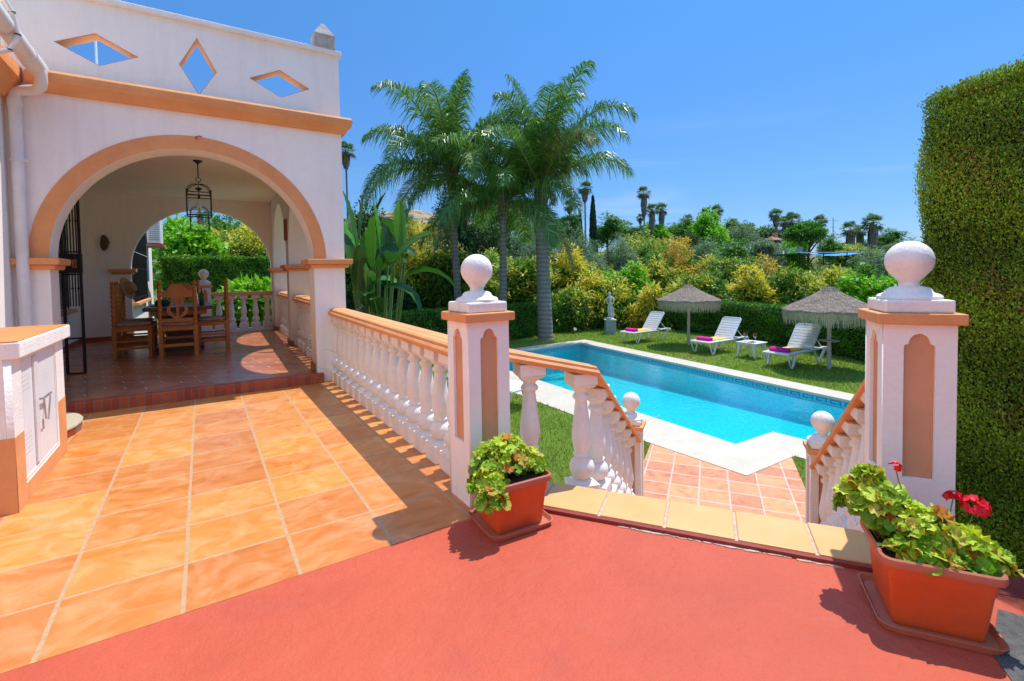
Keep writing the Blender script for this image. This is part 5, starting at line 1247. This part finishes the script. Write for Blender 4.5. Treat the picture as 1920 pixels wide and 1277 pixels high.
T2 = [
 ('dark', 690, 345, 95, 42, 'dark tree rising behind the paddle leaved plant beside the porch corner', 'broadleaf_tree'),
 ('dark', 850, 322, 85, 46, 'tall dark tree showing behind the trunk of the left palm', 'broadleaf_tree'),
 ('dark', 915, 398, 110, 48, 'dark rounded tree between the left and middle palm trunks', 'broadleaf_tree'),
 ('olive', 990, 402, 95, 50, 'silvery olive tree left of the thickest palm trunk', 'olive_tree'),
 ('olive', 975, 455, 70, 42, 'smaller olive tree below the silvery one, left of the thickest palm', 'olive_tree'),
 ('green', 935, 345, 80, 70, 'green tree on the ridge beside the tiled roof house', 'broadleaf_tree'),
 ('olive', 1075, 410, 95, 50, 'large olive tree right of the thickest palm trunk', 'olive_tree'),
 ('olive', 1112, 445, 70, 44, 'grey olive tree in the middle of the slope below the cypress', 'olive_tree'),
 ('olive', 1168, 430, 75, 46, 'darker upright olive tree right of the cypress', 'olive_tree'),
 ('olive', 1195, 475, 60, 40, 'low olive tree on the slope above the statue', 'olive_tree'),
 ('green', 1060, 398, 60, 85, 'green tree on the ridge left of the cypress', 'broadleaf_tree'),
 ('green', 1140, 402, 60, 85, 'green tree on the ridge right behind the cypress', 'broadleaf_tree'),
 ('scrub', 1215, 438, 85, 62, 'light green scrub below the group of three fan palms', 'shrub'),
 ('bright', 1232, 420, 62, 82, 'rounded bright shrub at the feet of the three fan palms', 'shrub'),
 ('scrub', 1190, 432, 65, 70, 'dull green scrub on the slope left of the fan palm group', 'shrub'),
 ('dark', 1288, 420, 58, 66, 'dark bushy tree left of the vivid green one on the ridge', 'broadleaf_tree'),
 ('bright', 1330, 398, 72, 70, 'vivid green tree, brightest on the ridge', 'broadleaf_tree'),
 ('green', 1285, 408, 50, 90, 'small green tree on the skyline left of the vivid green one', 'broadleaf_tree'),
 ('olive', 1392, 408, 78, 76, 'wide grey olive tree on the skyline right of the vivid green one', 'olive_tree'),
 ('olive', 1425, 428, 72, 60, 'blue green olive tree below the skyline, left of the small orange hut', 'olive_tree'),
 ('green', 1368, 412, 50, 92, 'small green tree on the skyline behind the wide olive', 'broadleaf_tree'),
 ('olive', 1453, 460, 38, 52, 'little olive tree right under the orange hut', 'olive_tree'),
 ('bright', 1498, 472, 48, 50, 'small bright shrub left of the blue shade roof', 'shrub'),
 ('green', 1562, 440, 46, 66, 'green tree right of the umbrella shaped pine', 'broadleaf_tree'),
 ('bright', 1492, 432, 42, 68, 'yellow green tree left of the umbrella shaped pine', 'broadleaf_tree'),
 ('scrub', 1600, 458, 90, 64, 'yellowish scrub above the blue shade roof', 'shrub'),
 ('green', 1665, 430, 60, 84, 'green tree on the skyline right of the last fan palms', 'broadleaf_tree'),
 ('olive', 1690, 444, 80, 70, 'grey green tree at the skyline next to the clipped conifer hedge', 'olive_tree'),
 ('green', 1255, 425, 60, 110, 'far green tree on the skyline between palms and dark tree', 'broadleaf_tree'),
 ('scrub', 1140, 462, 90, 58, 'pale scrub among the olive trees on the slope', 'shrub'),
 ('green', 760, 412, 120, 40, 'green tree just above the yellow mango beside the grey flat roof', 'broadleaf_tree'),
 ('scrub', 1260, 450, 80, 52, 'pale green scrub in the middle of the slope left of the dark tree', 'shrub'),
 ('green', 1380, 450, 90, 48, 'green bush in front of the grey wall on the slope', 'shrub'),
 ('green', 1170, 414, 80, 105, 'rounded green tree on the skyline between the cypress and the tallest fan palm', 'broadleaf_tree'),
 ('dark', 1205, 425, 60, 100, 'dark green tree at the skyline behind the tallest fan palm trunk', 'broadleaf_tree'),
 ('green', 1265, 420, 70, 104, 'green tree on the skyline just right of the three fan palms', 'broadleaf_tree'),
 ('olive', 1310, 414, 60, 100, 'grey tree on the skyline behind the vivid green tree', 'olive_tree'),
 ('green', 1412, 418, 70, 104, 'green tree on the skyline between the wide olive and the orange hut palms', 'broadleaf_tree'),
 ('dark', 1445, 420, 60, 98, 'dark tree on the skyline behind the orange hut', 'broadleaf_tree'),
 ('green', 1505, 428, 70, 98, 'green tree at the skyline behind the umbrella shaped pine', 'broadleaf_tree'),
 ('green', 1568, 452, 60, 80, 'green bush between the pine and the left palm of the last group', 'shrub'),
 ('dark', 1615, 450, 90, 82, 'dark green thicket around the feet of the last fan palm group', 'broadleaf_tree'),
 ('olive', 1700, 458, 90, 60, 'olive tree low on the slope between the last palms and the clipped hedge', 'olive_tree'),
 ('green', 1030, 412, 80, 100, 'green tree on the skyline behind the thickest palm trunk', 'broadleaf_tree'),
 ('dark', 1010, 420, 90, 60, 'dark tree behind the silvery olives beside the thickest palm trunk', 'broadleaf_tree'),
 ('scrub', 1100, 480, 100, 40, 'pale green bush between the olives and the yellow mangoes', 'shrub'),
 ('green', 1250, 470, 90, 44, 'green bush above the yellow mango left of the first umbrella', 'shrub'),
 ('olive', 1330, 440, 70, 56, 'grey green tree in front of the vivid green tree', 'olive_tree'),
 ('dark', 1720, 455, 70, 46, 'dark green tree touching the edge of the clipped conifer hedge', 'broadleaf_tree'),
]
for i, (kd, px, yt, wp, dp, lab, nm) in enumerate(T2):
    tree(kd, px, yt, wp, dp, lab, nm, nm.split('_')[-1], GT, 90+i, share=i % 3 if kd not in ('bright',) else 0, cb=.05)
# behind the porch
tree('bright', 345, 392, 115, 24, 'big leafy green tree filling the left of the porch back arch', 'broadleaf_tree', 'tree', 'trees behind the porch', 150, zbase=-.3, cb=.02)
tree('yellow', 455, 408, 130, 30, 'tree with yellow orange leaves behind the square hedge in the back arch', 'broadleaf_tree', 'tree', 'trees behind the porch', 151, zbase=-.3, cb=.02)
tree('green', 415, 385, 130, 34, 'green tree at the top of the porch back arch', 'broadleaf_tree', 'tree', 'trees behind the porch', 152, zbase=-.3, cb=.02)
tree('green', 470, 395, 120, 40, 'darker green tree at the top right of the porch back arch', 'broadleaf_tree', 'tree', 'trees behind the porch', 155, zbase=-.3, cb=.02)
tree('bright', 440, 533, 60, 15.6, 'low leafy bush directly behind the porch back balustrade', 'shrub', 'shrub', None, 153, zbase=-.3, cb=.0)
tree('bright', 488, 528, 60, 15.2, 'low leafy bush at the right end behind the porch back balustrade', 'shrub', 'shrub', None, 154, zbase=-.3, cb=.0)

# cypress
def cypress(px, yt, wp, dp, label, seed):
    c = away(px, 500, dp); zb = land(c.x, c.y); zt = away(px, yt, dp).z; H = zt-zb; r = wp/2*dp/FPX
    t = thing('cypress_tree', label, 'tree', (c.x, c.y, zb)); R_ = np.random.default_rng(seed); N = 7000
    h = R_.uniform(0, 1, N); a = R_.uniform(0, 2*PI, N); prof_ = np.interp(h, [0, .1, .45, .8, 1], [.5, .85, 1, .6, .03])*r*(.82+.18*np.sin(a*3+h*9)); P = np.stack([prof_*np.cos(a), prof_*np.sin(a), .3+h*(H-.3)], 1)+R_.normal(0, .05, (N, 3))
    out = np.stack([np.cos(a), np.sin(a), .2*np.ones(N)], 1); V, F = leaves(P, unit(out+R_.normal(0, .4, (N, 3))), unit(np.array([0, 0, 1.])+R_.normal(0, .25, (N, 3))), R_.uniform(.3, .6, N), .16)
    loc_parent(fast_mesh('crown', V, F, L2, lerp((.015, .045, .012), (.05, .11, .03), R_.uniform(0, 1, N))), t)
    m = MB(); m.tube([(0, 0, -.3), (0, 0, H*.8)], [r*.35, .05], 7); Lp(m, 'trunk', TRUNK, t)
cypress(1113, 369, 15, 68, 'tall thin dark cypress on the slope right of the palms', 1)
cypress(1088, 398, 12, 90, 'short cypress between the two fan palms on the ridge', 2)

# Mexican fan palms
def fan_crown(seed, nleaf=42, R=1.5):
    """palmate leaves of narrow blades round a hub"""
    r = random.Random(seed); m = MB()
    for i in range(nleaf):
        th = r.uniform(0, 2*PI); el = math.asin(r.uniform(-.75, 1)); d = Vector((math.cos(th)*math.cos(el), math.sin(th)*math.cos(el), math.sin(el)))
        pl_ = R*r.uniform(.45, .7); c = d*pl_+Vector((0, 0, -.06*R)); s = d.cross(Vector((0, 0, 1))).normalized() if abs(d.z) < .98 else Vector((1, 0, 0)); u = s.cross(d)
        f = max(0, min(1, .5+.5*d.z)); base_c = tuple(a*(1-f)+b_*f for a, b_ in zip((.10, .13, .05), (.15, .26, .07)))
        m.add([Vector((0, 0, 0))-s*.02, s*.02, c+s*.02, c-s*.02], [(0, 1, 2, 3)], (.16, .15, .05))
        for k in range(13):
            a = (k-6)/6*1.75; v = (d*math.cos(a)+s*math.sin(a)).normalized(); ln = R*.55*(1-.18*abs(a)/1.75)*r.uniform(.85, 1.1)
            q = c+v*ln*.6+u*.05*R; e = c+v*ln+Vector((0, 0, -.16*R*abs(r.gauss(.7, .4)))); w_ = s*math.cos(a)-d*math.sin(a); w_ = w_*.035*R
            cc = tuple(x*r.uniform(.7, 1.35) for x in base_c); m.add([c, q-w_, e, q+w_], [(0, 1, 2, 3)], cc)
    return m
def skirt_mb(seed, R, h):
    r = random.Random(seed); m = MB()
    for i in range(420):
        a = r.uniform(0, 2*PI); z = -r.uniform(0, 1)**.8*h; rr = R*np.interp(-z/h, [0, .25, .75, 1], [.30, .38, .30, .10])*r.uniform(.65, 1.15); ln = R*r.uniform(.3, .65)
        p = Vector((rr*math.cos(a), rr*math.sin(a), z)); s = Vector((-math.sin(a), math.cos(a), 0))*R*.06; k = r.uniform(.6, 1.25)
        m.add([p-s, p+s, p+s*.5+Vector((.06*math.cos(a), .06*math.sin(a), -ln)), p-s*.5+Vector((0, 0, -ln))], [(0, 1, 2, 3)], tuple(x*k for x in (.36, .28, .20)))
    return m
FCM = [fan_crown(s).build('crown', L2, None) for s in (1, 2, 3)]; SKM = skirt_mb(5, 1.5, 2.4).build('skirt', L2, None)
fmeshes = [o.data for o in FCM]; skm = SKM.data
for o in FCM+[SKM]: bpy.data.objects.remove(o)
def fan_palm(px, yt, wp, dp, skirt, label, seed):
    """wp = width of the green head; skirt = height of the hanging dead leaves as a share of the head"""
    c = away(px, 500, dp); zb = land(c.x, c.y); zt = away(px, yt, dp).z; R = wp/2*dp/FPX; zc = zt-R*.85
    t = thing('fan_palm', label, 'palm tree', (c.x, c.y, zb), 0, 'fan palms on the skyline'); s = R/1.5
    o = bpy.data.objects.new('crown', fmeshes[seed % 3]); col.objects.link(o); loc_parent(o, t); o.location = (0, 0, zc-zb); o.scale = (s*1.08,)*3; o.rotation_euler = (0, 0, seed)
    if skirt: o = bpy.data.objects.new('dead_leaf_skirt', skm); col.objects.link(o); loc_parent(o, t); o.location = (0, 0, zc-zb); o.scale = (s, s, s*skirt)
    r = max(.13, R*.10); m = MB(); m.tube([(0, 0, -.4), (.05, 0, (zc-zb)*.5), (0, 0, zc-zb)], [r*1.3, r, r*.9], 9); Lp(m, 'trunk', PTRUNK, t, smooth=True)
FP = [
 (654, 270, 36, 60, .9, 'tall fan palm rising just right of the porch corner'),
 (1098, 340, 30, 84, .9, 'tall slender fan palm left of the cypress'),
 (1069, 376, 25, 84, .6, 'short fan palm just right of the thickest palm trunk'),
 (1208, 351, 27, 84, 1.7, 'tallest fan palm of the skyline, with a long brown skirt'),
 (1223, 383, 26, 80, 1.8, 'middle fan palm of the group of three'),
 (1241, 381, 26, 82, 1.5, 'right fan palm of the group of three'),
 (1201, 402, 16, 86, .8, 'very small fan palm beside the foot of the tallest one'),
 (1290, 402, 20, 96, 0, 'small fan palm over the dark tree on the skyline'),
 (1344, 385, 26, 92, .8, 'fan palm peeking out behind the vivid green tree'),
 (1325, 390, 26, 96, .6, 'second fan palm behind the vivid green tree, lower and to its left'),
 (1376, 410, 18, 100, 0, 'short fan palm left of the wide grey olive'),
 (1455, 392, 28, 84, .8, 'fan palm above the small orange hut'),
 (1484, 400, 36, 76, 1.6, 'bulky fan palm with brown skirt left of the umbrella shaped pine'),
 (1472, 404, 28, 78, 1.8, 'fan palm close against the bulky one by the orange hut'),
 (1537, 404, 28, 74, .5, 'green fan palm behind the umbrella shaped pine'),
 (1594, 416, 34, 76, 1.5, 'left fan palm of the group above the blue shade roof'),
 (1612, 422, 28, 78, 1.6, 'middle fan palm of the group above the blue shade roof'),
 (1636, 402, 38, 76, 1.5, 'right and tallest fan palm above the blue shade roof'),
]
for i, a_ in enumerate(FP): fan_palm(*a_, i+1)
# stone pine
c = away(1516, 500, 54); zb = land(c.x, c.y); t = thing('pine_tree', 'umbrella shaped pine with a leaning dark trunk left of the blue shade roof', 'tree', (c.x, c.y, zb))
zt = away(1520, 420, 54).z; V, F, C = crown_arrays(77, 2.55, 2.3, 1.35, nl=20, lr=.36, nc=1500, per=7, ll=.36, lw=.12, pal=[(3, (.02, .07, .008), (.06, .17, .012)), (2, GM, (.12, .26, .02))], base_flat=.05, droop=0)
o = fast_mesh('crown', V, F, L1, C); loc_parent(o, t); o.location = (.3, .3, zt-zb-1.3); tm = trunk_mb(zt-zb-1.9, .16, 4, 1.7, .4); Lp(tm, 'trunk', TRUNK, t, smooth=True)

# feather palms (queen palms) by the pool
def queen_palm(base, z_sh, r0, fr_len, nfr, seed, label, lean=(0, 0), az_bias=None, elev=(.15, 1.45), wind=(0, 0), soft=1.0, shaft=0.0):
    R_ = random.Random(seed); t = thing('queen_palm', label, 'palm tree', base, 0, 'feather palms beside the pool'); H = z_sh-base[2]
    m = MB(); n = 26; pts = []; rs = []
    for i in range(n+1):
        f = i/n; pts.append((lean[0]*f, lean[1]*f, f*H-.1)); rs.append(r0*(1.12-.30*f)*(1+.025*math.sin(i*2.4))*(1.15 if i == 0 else 1))
    m.tube(pts, rs, 14); Lp(m, 'trunk', PTRUNK, t, smooth=True)
    # old leaf bases and crownshaft
    m = MB(); top = Vector((lean[0], lean[1], H-.1))
    for k in range(34):
        a = k*2.4+R_.uniform(-.2, .2); z = H-.1+(k/34)*1.15-.25; rr = r0*.95*(1-.45*k/34)
        p = Vector((lean[0]+rr*.7*math.cos(a), lean[1]+rr*.7*math.sin(a), z)); o_ = Vector((math.cos(a), math.sin(a), 0))
        m.tube([p, p+o_*.06+Vector((0, 0, .22)), p+o_*R_.uniform(.08, .18)+Vector((0, 0, R_.uniform(.4, .6)))], [r0*.42, r0*.30, r0*.06], 5)
    Lp(m, 'leaf_bases', palm_trunk_mat('leaf_base_fibre', (.34, .24, .17), (.14, .09, .06)), t, smooth=True)
    rach = MB(); Vs = []; Cs = []; hub = Vector((lean[0], lean[1], H+.55+shaft))
    for i in range(nfr):
        a = i*2.39996+R_.uniform(-.25, .25)
        f_ = i/(nfr-1); el = elev[1]*(1-f_)+elev[0]*f_+R_.uniform(-.12, .12)
        if az_bias and R_.random() < az_bias[1]: a = az_bias[0]+R_.uniform(-.9, .9)
        ln = fr_len*R_.uniform(.85, 1.08); d = Vector((math.cos(a)*math.cos(el), math.sin(a)*math.cos(el), math.sin(el))); p = hub.copy(); pts = [p.copy()]; ns = 18; drp = R_.uniform(.8, 1.25)*soft
        for k in range(ns):
            g_ = (k/ns)**1.5*.28*drp; d = (d+Vector((wind[0]*.04, wind[1]*.04, -g_))).normalized(); p = p+d*ln/ns; pts.append(p.copy())
        rach.tube(pts, [.055*(1-k/ns*.9) for k in range(ns+1)], 5)
        dead_ = (i >= nfr-2)
        for k in range(300):
            f = .10+.90*(k+R_.random())/300; x = f*ns; i0 = min(ns-1, int(x)); q = pts[i0].lerp(pts[i0+1], x-i0); td = (pts[i0+1]-pts[i0]).normalized()
            up = Vector((0, 0, 1)); sd_ = td.cross(up); 
            if sd_.length < .05: sd_ = Vector((1, 0, 0))
            sd_.normalize(); nn = sd_.cross(td); s_ = 1 if k % 2 else -1
            ll_ = 1.0*math.sin(PI*min(1, .18+.82*f))**.6*R_.uniform(.75, 1.1)*(fr_len/4.6)+.12
            dr = (sd_*s_*R_.uniform(.6, 1)+td*R_.uniform(.35, .9)+nn*R_.uniform(-.15, .75)).normalized(); e1 = q+dr*ll_*.5+Vector((0, 0, -.05*ll_)); e2 = q+dr*ll_*.88+Vector((0, 0, -R_.uniform(.3, .85)*ll_))+Vector((wind[0], wind[1], 0))*.12*ll_
            wv = td*.0185
            Vs += [q-wv, e1-wv*1.1, e1+wv*1.1, q+wv, e1-wv*1.1, e2-wv*.25, e2+wv*.25, e1+wv*1.1]
            kk = R_.uniform(.6, 1.4); c_ = (.105, .23, .035) if R_.random() < .72 else (.22, .34, .07)
            if dead_ and R_.random() < .5: c_ = (.20, .16, .05)
            Cs += [tuple(x_*kk for x_ in c_)]*2
    V = np.array([tuple(v) for v in Vs]); F = np.arange(len(V)).reshape(-1, 4)
    cr = loc_parent(fast_mesh('crown', V, F, GLOSSY, np.array(Cs)), t); Lp(rach, 'frond_stems', painted('frond_stem', (.16, .22, .06), (.26, .22, .10)), t, smooth=True)
QB = 0
queen_palm((12.29, 16.35, LW), 4.35, .30, 5.3, 17, 5, 'thickest feather palm, its grey trunk standing at the corner of the pool', (-.1, .1), elev=(.50, 1.40), soft=.92, shaft=.35)
c = away(941, 500, 20.5); queen_palm((c.x, c.y, -1.6), 4.1, .17, 4.4, 19, 9, 'middle and lowest crowned feather palm with drooping fronds', (.1, 0), elev=(-.25, 1.2))
c = away(861, 500, 21.5); queen_palm((c.x, c.y, -1.7), 5.6, .165, 4.9, 20, 23, 'left feather palm whose fronds hang towards the house', (-.25, .1), elev=(-.05, 1.4))

# giant bird of paradise beside the porch
def paddle_plant(c, zg, seed, specs, label):
    t = thing('bird_of_paradise_plant', label, 'plant', (c.x, c.y, zg)); R_ = random.Random(seed); st_ = MB()
    for (dx, dy, h, a, tilt, ln, wd, drp, shade) in specs:
        b0 = Vector((dx*.3, dy*.3, 0)); top = Vector((dx, dy, h)); st_.tube([b0, b0.lerp(top, .5)+Vector((0, 0, .1)), top], [.035, .025, .018], 7)
        d = Vector((math.cos(a)*math.cos(tilt), math.sin(a)*math.cos(tilt), math.sin(tilt))); p = top.copy(); lf = MB(); n = 14; vs = []; rot = R_.uniform(-.9, .9)
        for k in range(n+1):
            f = k/n; s_ = d.cross(Vector((0, 0, 1))).normalized(); nn = s_.cross(d); s2 = (s_*math.cos(rot)+nn*math.sin(rot)); w_ = wd*1.08*math.sin(PI*min(1, f*.93+.05))**.55*(1 if k < n else .15); n2 = s2.cross(d)
            ruf = .012*math.sin(k*2.1); vs += [p-s2*w_+n2*(w_*.35+ruf), p-s2*w_*.5+n2*w_*.12, p, p+s2*w_*.5+n2*w_*.12, p+s2*w_+n2*(w_*.35-ruf)]
            d = (d+Vector((0, 0, -drp*.06*(1+f)))).normalized(); p = p+d*ln/n
        fs = [(k*5+j, k*5+j+1, (k+1)*5+j+1, (k+1)*5+j) for k in range(n) for j in range(4)]
        cc = tuple(x*R_.uniform(.85, 1.2) for x in ((.045, .14, .02), (.09, .27, .03), (.03, .09, .015))[shade]); lf.add(vs, fs, cc); Lp(lf, 'leaf', GLOSSY, t, smooth='all')
        st_.tube([vs[k*5+2] for k in range(0, n+1, 2)], [.014, .012, .011, .009, .008, .006, .004, .003][:len(range(0, n+1, 2))], 5)
    Lp(st_, 'stalk', painted('plant_stalk', (.14, .24, .05), (.10, .16, .04)), t, smooth=True)
    return t
c = away(702, 500, 9.6); R_ = random.Random(4); specs = []
def toward(px, py, dp, tilt, ln, wd, drp, sh, ang):
    q = away(px, py, dp); specs.append((q.x-c.x, q.y-c.y, q.z-LW, ang, tilt, ln, wd, drp, sh))
AR = math.atan2(_R.y, _R.x)   # direction of screen right on the ground
for a_ in [(668, 455, 9.8, 1.30, 1.15, .12, .3, 0, AR+2.6), (690, 440, 10.2, 1.25, 1.0, .13, .4, 2, AR+.5), (712, 470, 9.6, 1.45, 1.05, .14, .2, 1, AR+2.8), (700, 500, 9.2, 1.5, 1.0, .16, .2, 1, AR+1.5),
           (735, 500, 9.4, 1.0, 1.1, .15, .8, 0, AR+.2), (760, 520, 9.5, .55, 1.2, .13, 1.5, 2, AR-.1), (722, 540, 9.1, .35, .9, .14, 2.0, 2, AR+.1), (670, 520, 9.6, 1.3, 1.0, .14, .5, 0, AR+2.9), (742, 455, 10.4, 1.2, .9, .12, .4, 2, AR+.9),
           (656, 490, 10.2, 1.2, 1.3, .13, .5, 0, AR+3.3), (688, 545, 9.0, 1.0, .9, .14, 1.2, 0, AR-1.2), (708, 590, 8.9, 1.1, .7, .13, 1.4, 2, AR-1.5), (728, 480, 10.6, 1.35, .8, .12, .3, 2, AR+2.0), (675, 440, 10.8, 1.4, 1.0, .12, .2, 2, AR+1.2)]:
    toward(*a_)
for k in range(16):
    toward(R_.uniform(655, 760), R_.uniform(470, 600), R_.uniform(9.0, 10.8), R_.uniform(.7, 1.45), R_.uniform(.8, 1.15), R_.uniform(.13, .18), R_.uniform(.3, 1.4), R_.choice((0, 0, 2, 2, 1)), R_.uniform(0, 6.28))
paddle_plant(c, LW, 3, specs, 'giant bird of paradise plant with big paddle leaves beside the porch corner')
def strap_plant(loc, n, ln, wd, ca, cb_, seed, label, up=1.1):
    t = thing('strap_leaf_plant', label, 'plant', loc); r = random.Random(seed); m = MB()
    for i in range(n):
        a = r.uniform(0, 2*PI); d = Vector((math.cos(a)*.5, math.sin(a)*.5, up*r.uniform(.6, 1.3))).normalized(); p = Vector((r.uniform(-.08, .08), r.uniform(-.08, .08), 0)); L_ = ln*r.uniform(.7, 1.15); s_ = Vector((-math.sin(a), math.cos(a), 0)); vs = []
        for k in range(9):
            f = k/8; w_ = wd*(1-f**2.5)*(.5+.5*min(1, f*4)); vs += [p-s_*w_, p+s_*w_]; d = (d+Vector((math.cos(a)*.10, math.sin(a)*.10, -.30*f))).normalized(); p = p+d*L_/8
        k_ = r.random(); m.add(vs, [(2*k, 2*k+1, 2*k+3, 2*k+2) for k in range(8)], tuple(x*(1-k_)+y*k_ for x, y in zip(ca, cb_)))
    Lp(m, 'foliage', GLOSSY, t); return t
c = away(742, 600, 7.6); strap_plant((c.x, c.y, LW), 150, 2.1, .016, (.18, .30, .03), (.42, .46, .08), 2, 'arching pale yellow green strap leaved plant behind the terrace balustrade', 2.6)
c = away(690, 600, 8.3); strap_plant((c.x, c.y, LW), 110, 2.5, .018, (.07, .17, .02), (.20, .28, .05), 8, 'darker strap leaved plant rising beside the porch corner pillar', 3.2)
c = aP(8.6, .55); strap_plant((c.x, c.y, LW), 60, 1.9, .012, (.16, .20, .05), (.40, .36, .12), 6, 'wispy plant poking through the balusters under the nearer side arch', 3.4)

# ------------------------------------------------------------------ far buildings and structures
def house(px, y0, y1, w_, dp, label, wall_m, roof_m, rot=0, pitched=True, name='distant_house', depth_m=7):
    c = away(px, y1, dp); W_ = w_*dp/FPX; top = away(px, y0, dp).z; h = top-c.z
    t = thing(name, label, 'house', (c.x, c.y, c.z-3), -YAW+rot)
    m = MB(); hw = h*(.6 if pitched else .8); m.box((-W_/2, 0, 0), (W_/2, depth_m, 3+hw)); Lp(m, 'wall', wall_m, t)
    m = MB()
    if pitched:
        o_ = .4; m.add([(-W_/2-o_, -o_, 3+hw-.05), (W_/2+o_, -o_, 3+hw-.05), (W_/2+o_, depth_m+o_, 3+hw-.05), (-W_/2-o_, depth_m+o_, 3+hw-.05), (-W_/4, depth_m/2, 3+h), (W_/4, depth_m/2, 3+h)], [(0, 1, 5, 4), (1, 2, 5), (2, 3, 4, 5), (3, 0, 4), (3, 2, 1, 0)])
    else: m.box((-W_/2-.5, -.8, 3+hw), (W_/2+.5, depth_m+.5, 3+h))
    Lp(m, 'roof', roof_m, t)
    for k in (-1, 1):
        m = MB(); m.box((k*W_/4-.5, -.04, 3+hw*.25), (k*W_/4+.5, -.005, 3+hw*.8)); Lp(m, 'window', WGLASS, t)
    m = MB(); m.box((W_*.2, depth_m/2-.3, 3+h*.6), (W_*.2+.5, depth_m/2+.3, 3+h+.5)); Lp(m, 'chimney', wall_m, t)
house(1003, 374, 398, 42, 96, 'far house with a clay tiled hipped roof above the olive trees', painted('cream_house', (.62, .45, .33), (.55, .40, .28)), ROOFT, .5)
house(735, 408, 425, 62, 52, 'low grey flat roofed building above the yellow mango tree', GREYW, GREYW, .15, False, 'flat_roofed_building', 5)
house(883, 412, 438, 18, 50, 'small white house between the left and middle palm trunks', WHITE, ROOFT, .3, True, 'distant_house', 4)
house(1457, 442, 460, 9, 66, 'tiny orange hut with a clay roof on the slope', ORANGE, ROOFT, .1, True, 'garden_hut', 2)
def plainwall(px0, px1, y0, y1, dp, label, m_):
    a_, b_ = away(px0, y1, dp), away(px1, y1, dp); zt = away(px0, y0, dp).z; d = (b_-a_).normalized(); n_ = Vector((-d.y, d.x, 0))*.15
    tag(MB().prism([(a_.x+n_.x, a_.y+n_.y), (b_.x+n_.x, b_.y+n_.y), (b_.x-n_.x, b_.y-n_.y), (a_.x-n_.x, a_.y-n_.y)], a_.z-1.5, zt).build('garden_wall', m_), label, 'wall')
plainwall(1474, 1505, 463, 476, 60, 'plain grey wall on the slope below the bulky fan palm', GREYW)
plainwall(1355, 1372, 453, 463, 56, 'short pale wall in the middle of the slope under the wide olive', painted('pale_wall', (.55, .52, .46), (.45, .42, .37)))
# blue netting shade house
s0, s1 = away(1500, 495, 46), away(1632, 495, 46); zt = away(1500, 474, 46).z
t = thing('shade_structure', 'flat blue netting roof on thin posts above the second umbrella', 'canopy', tuple(s0)); d = (s1-s0); d.z = 0; n_ = Vector((-d.y, d.x, 0)).normalized()*6
V_ = []; nn = 12
for j in range(4):
    for i in range(nn+1): p = s0+d*(i/nn)+n_*(j/3); V_.append((p.x, p.y, zt-.35*math.sin(PI*i/nn)*(1 if j == 0 else .4)+.02*(i % 2)))
MB().add(V_, [(j*(nn+1)+i, j*(nn+1)+i+1, (j+1)*(nn+1)+i+1, (j+1)*(nn+1)+i) for j in range(3) for i in range(nn)]).build('netting', BLUE, t)
for i in (0, 4, 8, 12):
    for j in (0, 1): p = s0+d*(i/nn)+n_*j; MB().tube([(p.x, p.y, s0.z-2.5), (p.x, p.y, zt)], .05, 6).build('post', IRON, t)
p, q = s0, s1; MB().tube([(p.x, p.y, zt-.02), (q.x, q.y, zt-.02)], .05, 6).build('beam', painted('pale_blue_beam', (.45, .55, .62), (.35, .45, .52)), t)
c = away(1562, 440, 150); zt = away(1562, 408, 150).z; t = thing('radio_mast', 'thin radio mast on the skyline between pine and last fan palms', 'mast', (c.x, c.y, 0))
m = MB(); m.tube([(0, 0, 0), (0, 0, zt)], [.28, .10], 5); Lp(m, 'pole', GREYW, t); m = MB()
for z, l_ in ((zt-1, 1.4), (zt-3, .8)): m.tube([(-l_, l_*.6, z), (l_, -l_*.6, z)], .07, 4)
Lp(m, 'crossbar', GREYW, t)
